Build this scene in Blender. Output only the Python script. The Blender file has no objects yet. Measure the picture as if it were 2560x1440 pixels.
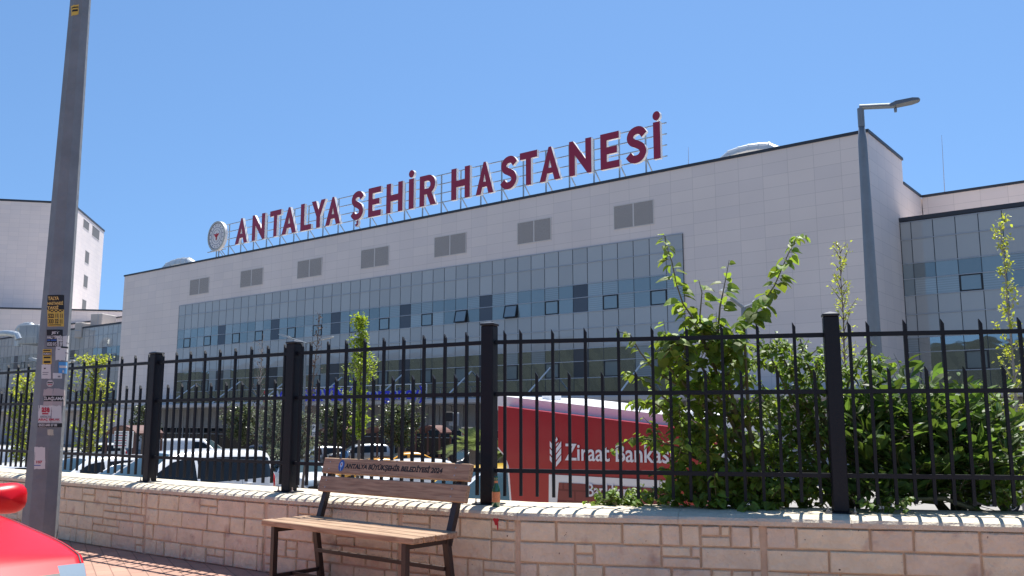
import bpy, math, random
from mathutils import Vector, Matrix, noise
rnd = random.Random(7)
scene = bpy.context.scene
col = scene.collection
rad = math.radians

# ------------------------------------------------------------------ camera
FPX = 2200.0; PITCH = math.atan(.15); CH = 1.3
cam_d = bpy.data.cameras.new('camera'); cam = bpy.data.objects.new('camera', cam_d); col.objects.link(cam)
cam_d.sensor_width = 36; cam_d.lens = 36 * FPX / 2560; cam_d.clip_start = .05; cam_d.clip_end = 3000
cam.location = (0, 0, CH); cam.rotation_euler = (rad(90) + PITCH, 0, 0)
scene.camera = cam

# ------------------------------------------------------------------ sky, sun, exposure
SUN_AZ = rad(20.4)      # clockwise from +Y (to the right, beyond the building)
SUN_EL = rad(66)
world = bpy.data.worlds.new("World"); scene.world = world; world.use_nodes = True
nt = world.node_tree; nt.nodes.clear()
sky = nt.nodes.new('ShaderNodeTexSky'); sky.sky_type = 'NISHITA'; sky.sun_disc = False
sky.sun_elevation = SUN_EL; sky.sun_rotation = SUN_AZ; sky.air_density = 1.0; sky.dust_density = .1; sky.ozone_density = 2.0
sky.altitude = 0
hs = nt.nodes.new('ShaderNodeHueSaturation'); hs.inputs['Saturation'].default_value = 1.0
bg = nt.nodes.new('ShaderNodeBackground'); bg.inputs[1].default_value = .12
wo = nt.nodes.new('ShaderNodeOutputWorld')
wtc = nt.nodes.new('ShaderNodeTexCoord'); wad = nt.nodes.new('ShaderNodeVectorMath'); wad.operation = 'ADD'; wad.inputs[1].default_value = (0, 0, .22)
wno = nt.nodes.new('ShaderNodeVectorMath'); wno.operation = 'NORMALIZE'; nt.links.new(wtc.outputs['Generated'], wad.inputs[0]); nt.links.new(wad.outputs[0], wno.inputs[0]); nt.links.new(wno.outputs[0], sky.inputs[0])
wmx = nt.nodes.new('ShaderNodeMix'); wmx.data_type = 'RGBA'; wmx.blend_type = 'MULTIPLY'; wmx.inputs[0].default_value = 1; wmx.inputs[7].default_value = (.60, .735, .81, 1)
nt.links.new(sky.outputs[0], wmx.inputs[6]); nt.links.new(wmx.outputs[2], hs.inputs['Color']); nt.links.new(hs.outputs[0], bg.inputs[0]); nt.links.new(bg.outputs[0], wo.inputs[0])
sd = bpy.data.lights.new('sun', 'SUN'); sd.energy = 4.8; sd.angle = rad(.5); sd.color = (1, .96, .9)
sun = bpy.data.objects.new('sun', sd); col.objects.link(sun)
sv = Vector((math.sin(SUN_AZ) * math.cos(SUN_EL), math.cos(SUN_AZ) * math.cos(SUN_EL), math.sin(SUN_EL)))
sun.rotation_euler = sv.to_track_quat('Z', 'Y').to_euler(); sun.location = sv * 60
scene.view_settings.view_transform = 'Standard'; scene.view_settings.look = 'None'
scene.view_settings.exposure = .88; scene.view_settings.gamma = 1

# ------------------------------------------------------------------ measuring helpers
cp, sp = math.cos(PITCH), math.sin(PITCH); O = Vector((0, 0, CH))
def ray(px, py):
    u = (px - 1280) / FPX; v = (720 - py) / FPX
    return Vector((u, cp - v * sp, sp + v * cp))
def gz(px, py, z):
    d = ray(px, py); return O + d * ((z - CH) / d.z)
def atY(px, py, Y):
    d = ray(px, py); return O + d * (Y / d.y)
def onpl(px, py, P, n):
    d = ray(px, py); return O + d * ((P - O).dot(n) / d.dot(n))

# ------------------------------------------------------------------ materials
MATS = {}
def mat(name, color, rough=.6, metal=0., bump=0., bscale=20., var=0., vscale=3., spec=.5, coat=0., island=0., trans=0., emit=None):
    if name in MATS: return MATS[name]
    m = bpy.data.materials.new(name); m.use_nodes = True; n = m.node_tree; b = n.nodes['Principled BSDF']
    b.inputs['Base Color'].default_value = (*color, 1); b.inputs['Roughness'].default_value = rough
    b.inputs['Metallic'].default_value = metal; b.inputs['Specular IOR Level'].default_value = spec
    b.inputs['Coat Weight'].default_value = coat; b.inputs['Coat Roughness'].default_value = .05
    tc = n.nodes.new('ShaderNodeTexCoord')
    last = None
    if var or island:
        hsn = n.nodes.new('ShaderNodeHueSaturation'); hsn.inputs['Color'].default_value = (*color, 1)
        mr = n.nodes.new('ShaderNodeMath'); mr.operation = 'MULTIPLY_ADD'; mr.inputs[1].default_value = 0; mr.inputs[2].default_value = 1
        if var:
            no = n.nodes.new('ShaderNodeTexNoise'); no.inputs['Scale'].default_value = vscale; no.inputs['Detail'].default_value = 6; no.inputs['Roughness'].default_value = .65
            n.links.new(tc.outputs['Object'], no.inputs['Vector'])
            mr.inputs[1].default_value = var * 2; mr.inputs[2].default_value = 1 - var
            n.links.new(no.outputs[0], mr.inputs[0])
        if island:
            ge = n.nodes.new('ShaderNodeNewGeometry'); m2 = n.nodes.new('ShaderNodeMath'); m2.operation = 'MULTIPLY_ADD'
            m2.inputs[1].default_value = island * 2; n.links.new(ge.outputs['Random Per Island'], m2.inputs[0])
            m3 = n.nodes.new('ShaderNodeMath'); m3.operation = 'SUBTRACT'; m3.inputs[1].default_value = island
            n.links.new(mr.outputs[0], m3.inputs[0]); n.links.new(m3.outputs[0], m2.inputs[2]); vo = m2.outputs[0]
            m4 = n.nodes.new('ShaderNodeMath'); m4.operation = 'MULTIPLY_ADD'; m4.inputs[1].default_value = .02; m4.inputs[2].default_value = .49
            n.links.new(ge.outputs['Random Per Island'], m4.inputs[0]); n.links.new(m4.outputs[0], hsn.inputs['Hue'])
        else: vo = mr.outputs[0]
        n.links.new(vo, hsn.inputs['Value']); n.links.new(hsn.outputs[0], b.inputs['Base Color']); last = hsn.outputs[0]
    if bump:
        no2 = n.nodes.new('ShaderNodeTexNoise'); no2.inputs['Scale'].default_value = bscale; no2.inputs['Detail'].default_value = 5
        n.links.new(tc.outputs['Object'], no2.inputs['Vector'])
        bu = n.nodes.new('ShaderNodeBump'); bu.inputs['Strength'].default_value = bump; bu.inputs['Distance'].default_value = .02
        n.links.new(no2.outputs[0], bu.inputs['Height']); n.links.new(bu.outputs[0], b.inputs['Normal'])
    if trans:
        out = n.nodes['Material Output']; t = n.nodes.new('ShaderNodeBsdfTranslucent'); mx = n.nodes.new('ShaderNodeMixShader')
        mx.inputs[0].default_value = trans
        g = n.nodes.new('ShaderNodeHueSaturation'); g.inputs['Value'].default_value = 2.2; g.inputs['Saturation'].default_value = 1.1; g.inputs['Hue'].default_value = .485
        if last: n.links.new(last, g.inputs['Color'])
        else: g.inputs['Color'].default_value = (*color, 1)
        n.links.new(g.outputs[0], t.inputs[0]); n.links.new(b.outputs[0], mx.inputs[1]); n.links.new(t.outputs[0], mx.inputs[2]); n.links.new(mx.outputs[0], out.inputs[0])
    MATS[name] = m
    return m

def brick_mat(name, color, c2, mortar, bw, rh, ms, mode='xz', offset=0., rough=.7, bump=.15, var=.06, spec=.3, vs=.35):
    m = bpy.data.materials.new(name); m.use_nodes = True; n = m.node_tree; b = n.nodes['Principled BSDF']
    tc = n.nodes.new('ShaderNodeTexCoord'); s = n.nodes.new('ShaderNodeSeparateXYZ'); c = n.nodes.new('ShaderNodeCombineXYZ')
    n.links.new(tc.outputs['Object'], s.inputs[0])
    if mode == 'xz':
        a = n.nodes.new('ShaderNodeMath'); a.operation = 'ADD'; n.links.new(s.outputs[0], a.inputs[0]); n.links.new(s.outputs[1], a.inputs[1])
        n.links.new(a.outputs[0], c.inputs[0]); n.links.new(s.outputs[2], c.inputs[1])
    else:
        rm = n.nodes.new('ShaderNodeMapping'); rm.inputs['Rotation'].default_value = (0, 0, rad(62)); n.links.new(tc.outputs['Object'], rm.inputs[0]); n.links.new(rm.outputs[0], s.inputs[0])
        n.links.new(s.outputs[0], c.inputs[0]); n.links.new(s.outputs[1], c.inputs[1])
    br = n.nodes.new('ShaderNodeTexBrick'); n.links.new(c.outputs[0], br.inputs['Vector']); br.offset = offset; br.squash = 1
    br.inputs['Color1'].default_value = (*color, 1); br.inputs['Color2'].default_value = (*c2, 1); br.inputs['Mortar'].default_value = (*mortar, 1)
    br.inputs['Scale'].default_value = 1; br.inputs['Mortar Size'].default_value = ms; br.inputs['Mortar Smooth'].default_value = .1
    br.inputs['Brick Width'].default_value = bw; br.inputs['Row Height'].default_value = rh
    no = n.nodes.new('ShaderNodeTexNoise'); no.inputs['Scale'].default_value = vs; no.inputs['Detail'].default_value = 8
    n.links.new(tc.outputs['Object'], no.inputs['Vector'])
    mr = n.nodes.new('ShaderNodeMath'); mr.operation = 'MULTIPLY_ADD'; mr.inputs[1].default_value = 2 * var; mr.inputs[2].default_value = 1 - var
    n.links.new(no.outputs[0], mr.inputs[0])
    h = n.nodes.new('ShaderNodeHueSaturation'); n.links.new(br.outputs[0], h.inputs['Color']); n.links.new(mr.outputs[0], h.inputs['Value'])
    n.links.new(h.outputs[0], b.inputs['Base Color']); b.inputs['Roughness'].default_value = rough; b.inputs['Specular IOR Level'].default_value = spec
    inv = n.nodes.new('ShaderNodeMath'); inv.operation = 'SUBTRACT'; inv.inputs[0].default_value = 1; n.links.new(br.outputs['Fac'], inv.inputs[1])
    bu = n.nodes.new('ShaderNodeBump'); bu.inputs['Strength'].default_value = bump; bu.inputs['Distance'].default_value = .02
    n.links.new(inv.outputs[0], bu.inputs['Height']); n.links.new(bu.outputs[0], b.inputs['Normal'])
    return m

def glass_mat(name, color, refl, wav=.0016, var=.15, tint=(.85, .93, 1.), gr=.02, stripes=0):
    """coated facade glass: a mirror coat over a body colour, each pane slightly out of true"""
    m = bpy.data.materials.new(name); m.use_nodes = True; n = m.node_tree; n.nodes.clear()
    out = n.nodes.new('ShaderNodeOutputMaterial'); mx = n.nodes.new('ShaderNodeMixShader'); d = n.nodes.new('ShaderNodeBsdfDiffuse'); g = n.nodes.new('ShaderNodeBsdfGlossy')
    g.inputs['Color'].default_value = (*tint, 1); g.inputs['Roughness'].default_value = gr
    ge = n.nodes.new('ShaderNodeNewGeometry')
    h = n.nodes.new('ShaderNodeHueSaturation'); h.inputs['Color'].default_value = (*color, 1)
    mr = n.nodes.new('ShaderNodeMath'); mr.operation = 'MULTIPLY_ADD'; mr.inputs[1].default_value = 2 * var; mr.inputs[2].default_value = 1 - var
    n.links.new(ge.outputs['Random Per Island'], mr.inputs[0])
    tc = n.nodes.new('ShaderNodeTexCoord')
    val = mr.outputs[0]
    if stripes:
        s = n.nodes.new('ShaderNodeSeparateXYZ'); n.links.new(tc.outputs['Object'], s.inputs[0])
        w = n.nodes.new('ShaderNodeMath'); w.operation = 'SINE'; w2 = n.nodes.new('ShaderNodeMath'); w2.operation = 'MULTIPLY'; w2.inputs[1].default_value = 2 * math.pi / .14
        n.links.new(s.outputs[2], w2.inputs[0]); n.links.new(w2.outputs[0], w.inputs[0])
        w3 = n.nodes.new('ShaderNodeMath'); w3.operation = 'MULTIPLY_ADD'; w3.inputs[1].default_value = stripes; n.links.new(w.outputs[0], w3.inputs[0]); n.links.new(val, w3.inputs[2]); val = w3.outputs[0]
    n.links.new(val, h.inputs['Value']); n.links.new(h.outputs[0], d.inputs[0])
    no = n.nodes.new('ShaderNodeTexNoise'); no.inputs['Scale'].default_value = .9; no.inputs['Detail'].default_value = 1
    ma = n.nodes.new('ShaderNodeMapping'); ma.inputs['Scale'].default_value = (1, 1, 2.2); n.links.new(tc.outputs['Object'], ma.inputs[0]); n.links.new(ma.outputs[0], no.inputs['Vector'])
    bu = n.nodes.new('ShaderNodeBump'); bu.inputs['Strength'].default_value = 1; bu.inputs['Distance'].default_value = wav
    n.links.new(no.outputs[0], bu.inputs['Height']); n.links.new(bu.outputs[0], g.inputs['Normal'])
    fr = n.nodes.new('ShaderNodeLayerWeight'); fr.inputs[0].default_value = .3
    fm = n.nodes.new('ShaderNodeMath'); fm.operation = 'MULTIPLY_ADD'; fm.inputs[1].default_value = .7; fm.inputs[2].default_value = refl; fm.use_clamp = True
    n.links.new(fr.outputs['Fresnel'], fm.inputs[0]); n.links.new(fm.outputs[0], mx.inputs[0])
    n.links.new(d.outputs[0], mx.inputs[1]); n.links.new(g.outputs[0], mx.inputs[2]); n.links.new(mx.outputs[0], out.inputs[0])
    return m

def wood_mat(name, c1, c2, scale=1.):
    m = bpy.data.materials.new(name); m.use_nodes = True; n = m.node_tree; b = n.nodes['Principled BSDF']
    tc = n.nodes.new('ShaderNodeTexCoord'); ma = n.nodes.new('ShaderNodeMapping'); ma.inputs['Scale'].default_value = (1.6, 22, 22)
    n.links.new(tc.outputs['Object'], ma.inputs[0])
    no = n.nodes.new('ShaderNodeTexNoise'); no.inputs['Scale'].default_value = 2.2 * scale; no.inputs['Detail'].default_value = 6; no.inputs['Distortion'].default_value = .8
    n.links.new(ma.outputs[0], no.inputs['Vector'])
    cr = n.nodes.new('ShaderNodeValToRGB'); cr.color_ramp.elements[0].color = (*c2, 1); cr.color_ramp.elements[1].color = (*c1, 1)
    cr.color_ramp.elements[0].position = .36; cr.color_ramp.elements[1].position = .6
    n.links.new(no.outputs[0], cr.inputs[0]); n.links.new(cr.outputs[0], b.inputs['Base Color']); b.inputs['Roughness'].default_value = .55
    bu = n.nodes.new('ShaderNodeBump'); bu.inputs['Strength'].default_value = .25; bu.inputs['Distance'].default_value = .004
    n.links.new(no.outputs[0], bu.inputs['Height']); n.links.new(bu.outputs[0], b.inputs['Normal'])
    return m

# ------------------------------------------------------------------ mesh helpers
class MB:
    def __init__(s): s.v = []; s.f = []; s.m = []
    def add(s, vs, fs, mi=0):
        o = len(s.v); s.v += [tuple(v) for v in vs]
        for f in fs: s.f.append(tuple(i + o for i in f)); s.m.append(mi)
    def box(s, a, b, mi=0, M=None):
        (x0, y0, z0), (x1, y1, z1) = a, b
        vs = [Vector(p) for p in ((x0, y0, z0), (x1, y0, z0), (x1, y1, z0), (x0, y1, z0), (x0, y0, z1), (x1, y0, z1), (x1, y1, z1), (x0, y1, z1))]
        if M: vs = [M @ v for v in vs]
        s.add(vs, [(0, 3, 2, 1), (4, 5, 6, 7), (0, 1, 5, 4), (1, 2, 6, 5), (2, 3, 7, 6), (3, 0, 4, 7)], mi)
    def cbox(s, a, b, c, mi=0, M=None):
        """box with bevelled edges of size c"""
        (x0, y0, z0), (x1, y1, z1) = a, b; vs = []; idx = {}
        for ix in (0, 1):
            for iy in (0, 1):
                for iz in (0, 1):
                    X = (x0, x1)[ix]; Y = (y0, y1)[iy]; Z = (z0, z1)[iz]; sx = c * (1 - 2 * ix); sy = c * (1 - 2 * iy); sz = c * (1 - 2 * iz)
                    for ax, p in enumerate(((X, Y + sy, Z + sz), (X + sx, Y, Z + sz), (X + sx, Y + sy, Z))):
                        idx[(ix, iy, iz, ax)] = len(vs); vs.append(Vector(p))
        fs = []
        g = lambda *k: idx[k]
        for i in (0, 1):
            q = [(0, 0), (1, 0), (1, 1), (0, 1)]
            if not i: q = q[::-1]
            fs.append([g(i, a_, b_, 0) for a_, b_ in q]); fs.append([g(b_, i, a_, 1) for a_, b_ in q]); fs.append([g(a_, b_, i, 2) for a_, b_ in q])
        for i in (0, 1):
            for j in (0, 1):
                f1 = [g(i, j, 0, 0), g(i, j, 0, 1), g(i, j, 1, 1), g(i, j, 1, 0)]; f2 = [g(i, 0, j, 2), g(i, 0, j, 0), g(i, 1, j, 0), g(i, 1, j, 2)]; f3 = [g(0, i, j, 1), g(0, i, j, 2), g(1, i, j, 2), g(1, i, j, 1)]
                if i != j: f1 = f1[::-1]; f2 = f2[::-1]; f3 = f3[::-1]
                fs += [f1, f2, f3]
        for i in (0, 1):
            for j in (0, 1):
                for k in (0, 1):
                    f = [g(i, j, k, 0), g(i, j, k, 1), g(i, j, k, 2)]
                    if (i + j + k) % 2 == 0: f = f[::-1]
                    fs.append(f)
        if M: vs = [M @ v for v in vs]
        s.add(vs, fs, mi)
    def tube(s, pts, radii, n=8, mi=0, cap=True):
        pts = [Vector(p) for p in pts]
        if not hasattr(radii, '__len__'): radii = [radii] * len(pts)
        rings = []; prev = None
        for i, p in enumerate(pts):
            d = (pts[min(i + 1, len(pts) - 1)] - pts[max(i - 1, 0)]).normalized()
            if prev is None:
                prev = d.cross(Vector((.3, .2, 1)) if abs(d.z) < .9 else Vector((1, .1, 0))).normalized()
            u = (prev - d * prev.dot(d)).normalized(); w = d.cross(u); prev = u
            rings.append([p + (u * math.cos(2 * math.pi * k / n) + w * math.sin(2 * math.pi * k / n)) * radii[i] for k in range(n)])
        vs = [v for r in rings for v in r]; fs = []
        for i in range(len(pts) - 1):
            for k in range(n): fs.append((i * n + k, i * n + (k + 1) % n, (i + 1) * n + (k + 1) % n, (i + 1) * n + k))
        if cap: fs.append(tuple(range(n))[::-1]); fs.append(tuple((len(pts) - 1) * n + k for k in range(n)))
        s.add(vs, fs, mi)
    def bar(s, a, b, w, h=None, mi=0, up=(0, 0, 1)):
        """square bar from a to b"""
        a = Vector(a); b = Vector(b); h = h or w; d = (b - a).normalized(); up = Vector(up)
        if abs(d.dot(up)) > .95: up = Vector((0, 1, 0))
        u = d.cross(up).normalized() * w / 2; v = u.cross(d).normalized() * h / 2
        vs = [a - u - v, a + u - v, a + u + v, a - u + v, b - u - v, b + u - v, b + u + v, b - u + v]
        s.add(vs, [(0, 1, 2, 3), (7, 6, 5, 4), (0, 4, 5, 1), (1, 5, 6, 2), (2, 6, 7, 3), (3, 7, 4, 0)], mi)
    def lathe(s, prof, n=16, c=(0, 0, 0), mi=0):
        c = Vector(c); vs = []; fs = []
        for r, z in prof:
            for k in range(n): vs.append(c + Vector((r * math.cos(2 * math.pi * k / n), r * math.sin(2 * math.pi * k / n), z)))
        for i in range(len(prof) - 1):
            for k in range(n): fs.append((i * n + k, i * n + (k + 1) % n, (i + 1) * n + (k + 1) % n, (i + 1) * n + k))
        fs.append(tuple(range(n))[::-1]); fs.append(tuple((len(prof) - 1) * n + k for k in range(n)))
        s.add(vs, fs, mi)
    def build(s, name, mats, parent=None, smooth=False, local=False):
        me = bpy.data.meshes.new(name); me.from_pydata(s.v, [], s.f)
        if not hasattr(mats, '__len__'): mats = [mats]
        for m in mats: me.materials.append(m)
        me.polygons.foreach_set('material_index', s.m)
        if smooth: me.polygons.foreach_set('use_smooth', [True] * len(s.f))
        me.update()
        o = bpy.data.objects.new(name, me); col.objects.link(o)
        if parent: attach(o, parent, local)
        return o
ROOTLOC = {}
def attach(o, parent, local=False):
    """local: mesh already in the parent's own space; else the mesh is in world space"""
    o.parent = parent
    if not local:
        r = parent
        M = Matrix.Identity(4)
        while r: 
            if r.type == 'EMPTY': M = r.matrix_basis @ M
            r = r.parent
        o.matrix_parent_inverse = M.inverted()
def sub(o, parent):     # a sub-part whose mesh shares its parent's space
    o.parent = parent; return o
def tag(o, label=None, cat=None, group=None, kind=None):
    if label: o['label'] = label
    if cat: o['category'] = cat
    if group: o['group'] = group
    if kind: o['kind'] = kind
    return o
def empty(name, loc=(0, 0, 0), rz=0, label=None, cat=None, group=None):
    o = bpy.data.objects.new(name, None); col.objects.link(o); o.empty_display_size = .2
    o.location = loc; o.rotation_euler = (0, 0, rz); o.matrix_basis = Matrix.Translation(Vector(loc)) @ Matrix.Rotation(rz, 4, 'Z')
    return tag(o, label, cat, group)
def dup(root, loc, rz, label, group=None):
    r = root.copy(); col.objects.link(r); r.location = loc; r.rotation_euler = (0, 0, rz); r['label'] = label
    if group: r['group'] = group
    for ch in list(root.children):
        c = ch.copy(); col.objects.link(c); c.parent = r
        for g in list(ch.children):
            d = g.copy(); col.objects.link(d); d.parent = c
    return r
def curve_mesh(splines, ext):
    """2D outlines with holes -> verts, faces of an extruded plate (local x,y; z is thickness)"""
    cu = bpy.data.curves.new('t', 'CURVE'); cu.dimensions = '2D'; cu.fill_mode = 'BOTH'; cu.extrude = ext
    for pts in splines:
        s = cu.splines.new('POLY'); s.points.add(len(pts) - 1); s.use_cyclic_u = True
        for i, p in enumerate(pts): s.points[i].co = (p[0], p[1], 0, 1)
    return _bake(cu)
def _bake(cu):
    o = bpy.data.objects.new('t', cu); col.objects.link(o)
    dg = bpy.context.evaluated_depsgraph_get(); me = bpy.data.meshes.new_from_object(o.evaluated_get(dg))
    vs = [v.co.copy() for v in me.vertices]; fs = [tuple(p.vertices) for p in me.polygons]
    bpy.data.objects.remove(o); bpy.data.curves.remove(cu); bpy.data.meshes.remove(me)
    return vs, fs
def text_mesh(body, ext=.01, bold=0., shear=0., space=1.):
    cu = bpy.data.curves.new('t', 'FONT'); cu.body = body; cu.extrude = ext; cu.offset = bold; cu.shear = shear; cu.resolution_u = 4; cu.space_character = space
    return _bake(cu)
def fit(vs, w, h, uniform=False):
    x0 = min(v.x for v in vs); x1 = max(v.x for v in vs); y0 = min(v.y for v in vs); y1 = max(v.y for v in vs)
    sx = w / (x1 - x0); sy = h / (y1 - y0)
    if uniform: sx = sy = min(sx, sy)
    return [Vector(((v.x - x0) * sx, (v.y - y0) * sy, v.z)) for v in vs]
def place(vs, P, X, Y, t=1.):
    X = Vector(X).normalized(); Y = Vector(Y).normalized(); N = X.cross(Y); P = Vector(P)
    return [P + X * v.x + Y * v.y + N * v.z * t for v in vs]

def leaf_shape(kind):
    if kind == 'heart':
        o = [(0, 0), (.22, -.10), (.42, .08), (.44, .38), (.28, .72), (0, 1.05), (-.28, .72), (-.44, .38), (-.42, .08), (-.22, -.10)]
    elif kind == 'long':
        o = [(0, 0), (.13, .2), (.2, .45), (.17, .7), (0, 1.), (-.17, .7), (-.2, .45), (-.13, .2)]
    else:
        o = [(0, 0), (.28, .3), (.25, .65), (0, 1), (-.25, .65), (-.28, .3)]
    return o
def add_leaf(mb, P, d, nrm, size, kind='small', fold=.25, droop=.25, mi=0):
    d = d.normalized(); x = d.cross(nrm)
    if x.length < 1e-3: x = d.cross(Vector((1, 0, .3)))
    x.normalize(); n = x.cross(d)
    o = leaf_shape(kind); vs = [P]
    def pt(a, b): return P + (x * a + d * (b - droop * .15 * b * b) + n * (abs(a) * fold * 1.4 - droop * b * b * .5)) * size
    h = len(o) // 2
    vs = [pt(*p) for p in o]; mid = pt(0, .5); vs.append(mid); c = len(o)
    fs = []
    for i in range(len(o)): fs.append((i, (i + 1) % len(o), c))
    mb.add(vs, fs, mi)
def rv(s=1.): return Vector((rnd.gauss(0, s), rnd.gauss(0, s), rnd.gauss(0, s)))

# ================================================================== GROUND
M_road = mat('asphalt', (.26, .24, .22), .85, bump=.5, bscale=60, var=.2, vscale=1.5)
M_lot = mat('lot_asphalt', (.26, .245, .225), .85, bump=.4, bscale=40, var=.2, vscale=.6)
WALL = [(-14.0, 16.2), (-9.0, 12.75), (-6.35, 10.95), (-5.15, 10.1), (-3.62, 8.93), (-2.15, 7.88), (-.87, 7.03), (.04, 6.5), (3.37, 5.79), (9.0, 4.6)]
def G(y):
    t = min(max((y - 15) / 27, 0), 1); return -.95 - .95 * t
mb = MB()
pl = [(-400, 281)] + WALL + [(400, -78)]
for (a, b) in zip(pl[:-1], pl[1:]):
    a = Vector(a); b = Vector(b); ys = [.25, 3, 8, 14, 20, 28, 36, 60, 200, 900]
    prev = None
    ca = [Vector((a.x, a.y + s, 0)) for s in ys]; cb = [Vector((b.x, b.y + s, 0)) for s in ys]
    for v in ca + cb: v.z = G(v.y)
    k = len(ys); mb.add(ca + cb, [(i, k + i, k + i + 1, i + 1) for i in range(k - 1)])
g = mb.build('parking_lot', M_lot); tag(g, kind='structure')
mb = MB()
for (a, b) in zip(pl[:-1], pl[1:]):
    mb.add([(a[0], a[1] + .1, -.14), (a[0], -500, -.14), (b[0], -500, -.14), (b[0], b[1] + .1, -.14)], [(0, 1, 2, 3)])
tag(mb.build('road', M_road), kind='structure')
M_pav = brick_mat('red_pavers', (.43, .255, .19), (.36, .215, .165), (.24, .15, .115), .26, .13, .005, 'xy', .5, .85, .5, .26, .2, 1.6)
def offs(poly, d):
    out = []
    for i, p in enumerate(poly):
        a = Vector(poly[max(i - 1, 0)]); b = Vector(poly[min(i + 1, len(poly) - 1)]); t = (b - a).normalized(); out.append(Vector((p[0] - t.y * d, p[1] + t.x * d)))
    return out
front = offs(WALL, .02); kerb = offs(WALL, -2.6); kerb2 = offs(WALL, -2.75)
mb = MB()
for i in range(len(WALL) - 1):
    a, b, c, d = front[i], front[i + 1], kerb[i + 1], kerb[i]
    mb.add([(a.x, a.y, 0), (d.x, d.y, 0), (c.x, c.y, 0), (b.x, b.y, 0)], [(0, 1, 2, 3)])
o = mb.build('pavement', M_pav); tag(o, kind='structure')
mb = MB()
for i in range(len(WALL) - 1):
    a, b, c, d = kerb[i], kerb[i + 1], kerb2[i + 1], kerb2[i]
    mb.add([(a.x, a.y, .01), (b.x, b.y, .01), (c.x, c.y, .01), (d.x, d.y, .01), (c.x, c.y, -.2), (d.x, d.y, -.2)], [(3, 2, 1, 0), (2, 3, 5, 4)])
tag(mb.build('kerb', mat('kerb_concrete', (.35, .34, .33), .8, var=.15)), kind='structure')

# wooded hills behind the viewer, seen only mirrored in the glass
M_hill = mat('wooded_hill', (.009, .015, .010), .9, bump=1, bscale=.5, var=.5, vscale=.12)
mb = MB(); N = 420
rings = []
for i in range(N + 1):
    az = rad(-46 - 222 * i / N)
    base = 37 if az < rad(-92) else 37 - 11 * min(1, (az - rad(-92)) / rad(24))
    hh = base * (.9 + .22 * noise.noise(Vector((i * .035, 0, 0)))) + 2.2 * noise.noise(Vector((i * .35, 3, 0))) + 1.6 * noise.noise(Vector((i * 1.1, 7, 0)))
    row = []
    for r, k in ((235, 0), (250, .35), (275, .62), (300, .86), (318, 1.), (360, .8), (420, 0)):
        z = -2 + (hh + 2) * k + (noise.noise(Vector((i * .6, r * .2, 0))) * 2.5 if 0 < k else 0)
        row.append(Vector((math.sin(az) * r, math.cos(az) * r, z)))
    rings.append(row)
vs = [v for r in rings for v in r]
mb.add(vs, [(i * 7 + j, i * 7 + j + 1, (i + 1) * 7 + j + 1, (i + 1) * 7 + j) for i in range(N) for j in range(6)])
tag(mb.build('hills', M_hill), kind='structure')

# ================================================================== HOSPITAL
AE = math.atan(1 / 1.263)
E_ = Vector((-math.cos(AE), math.sin(AE), 0)); NF = Vector((-math.sin(AE), -math.cos(AE), 0)); RR = -NF
C0 = gz(2168, 323, 18); C0.z = 0
RZ = -AE
def L2W(x, y, z): return C0 - E_ * x + RR * y + Vector((0, 0, z))
def fac(px, py, off=0):      # pixel -> (local x, z) on the facade plane shifted by off towards the viewer
    P = onpl(px, py, C0 + NF * off, NF); d = P - C0; return -d.dot(E_), P.z
M_clad = brick_mat('stone_cladding', (.75, .665, .615), (.70, .625, .59), (.55, .49, .455), 1.6, .775, .012, 'xz', 0., .55, .2, .09, vs=.22)
M_cop = mat('dark_coping', (.03, .035, .045), .5)
M_glS = glass_mat('spandrel_glass', (.38, .395, .40), .05, var=.07, tint=(1, .97, .88))
M_glV = glass_mat('vision_glass', (.15, .19, .21), .17, tint=(.92, .95, .88), var=.3)
M_glB = glass_mat('blind_glass', (.24, .28, .30), .14, tint=(.92, .95, .88), var=.2, stripes=.12)
M_glW = glass_mat('mirror_glass', (.03, .038, .045), .42, tint=(.95, .97, .92), var=.4)
M_glD = glass_mat('dark_panel_glass', (.075, .08, .09), .03)
M_mul = mat('mullion_metal', (.36, .39, .43), .4, .4)
M_mulv = mat('mullion_joint', (.05, .06, .07), .5, .2)
M_frameb = mat('black_window_frame', (.012, .014, .018), .4)
M_vent = brick_mat('louvre_mesh', (.28, .26, .24), (.24, .225, .21), (.42, .39, .37), .09, .06, .012, 'xz', .5, .6, .4, .05)
M_white = mat('white_metal', (.78, .78, .77), .4)
def building(name, loc, rz, label, cat='building', group=None): return empty(name, loc, rz, label, cat, group)
H_ = building('hospital', (C0.x, C0.y, 0), RZ, 'long beige clad hospital block with a wide glass curtain wall and rooftop letters above it')
CX0, CX1 = -71.8, -12.0
mb = MB()
ZT = 18.0
mb.box((-83.9, 0, -2.2), (0, 7.17, 17.82)); mb.box((-83.88, 7.171, -2.2), (-.02, 34, 16.25))
w = mb.build('wall', M_clad, H_, local=True)
mb = MB(); mb.box((-83.98, -.08, 17.82), (.08, .25, 18.0)); mb.box((-.25, .25, 17.82), (.08, 7.25, 18.0)); mb.box((-83.98, .25, 17.82), (-83.7, 7.25, 18.0)); mb.box((-83.69, 6.95, 17.82), (-.26, 7.25, 18.0))
mb.build('coping', M_cop, H_, local=True)
ROWS = [13.4, 12.3, 10.8, 9.85, 8.8, 7.65, 6.25, 5.35, 4.2, 3.0]
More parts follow.
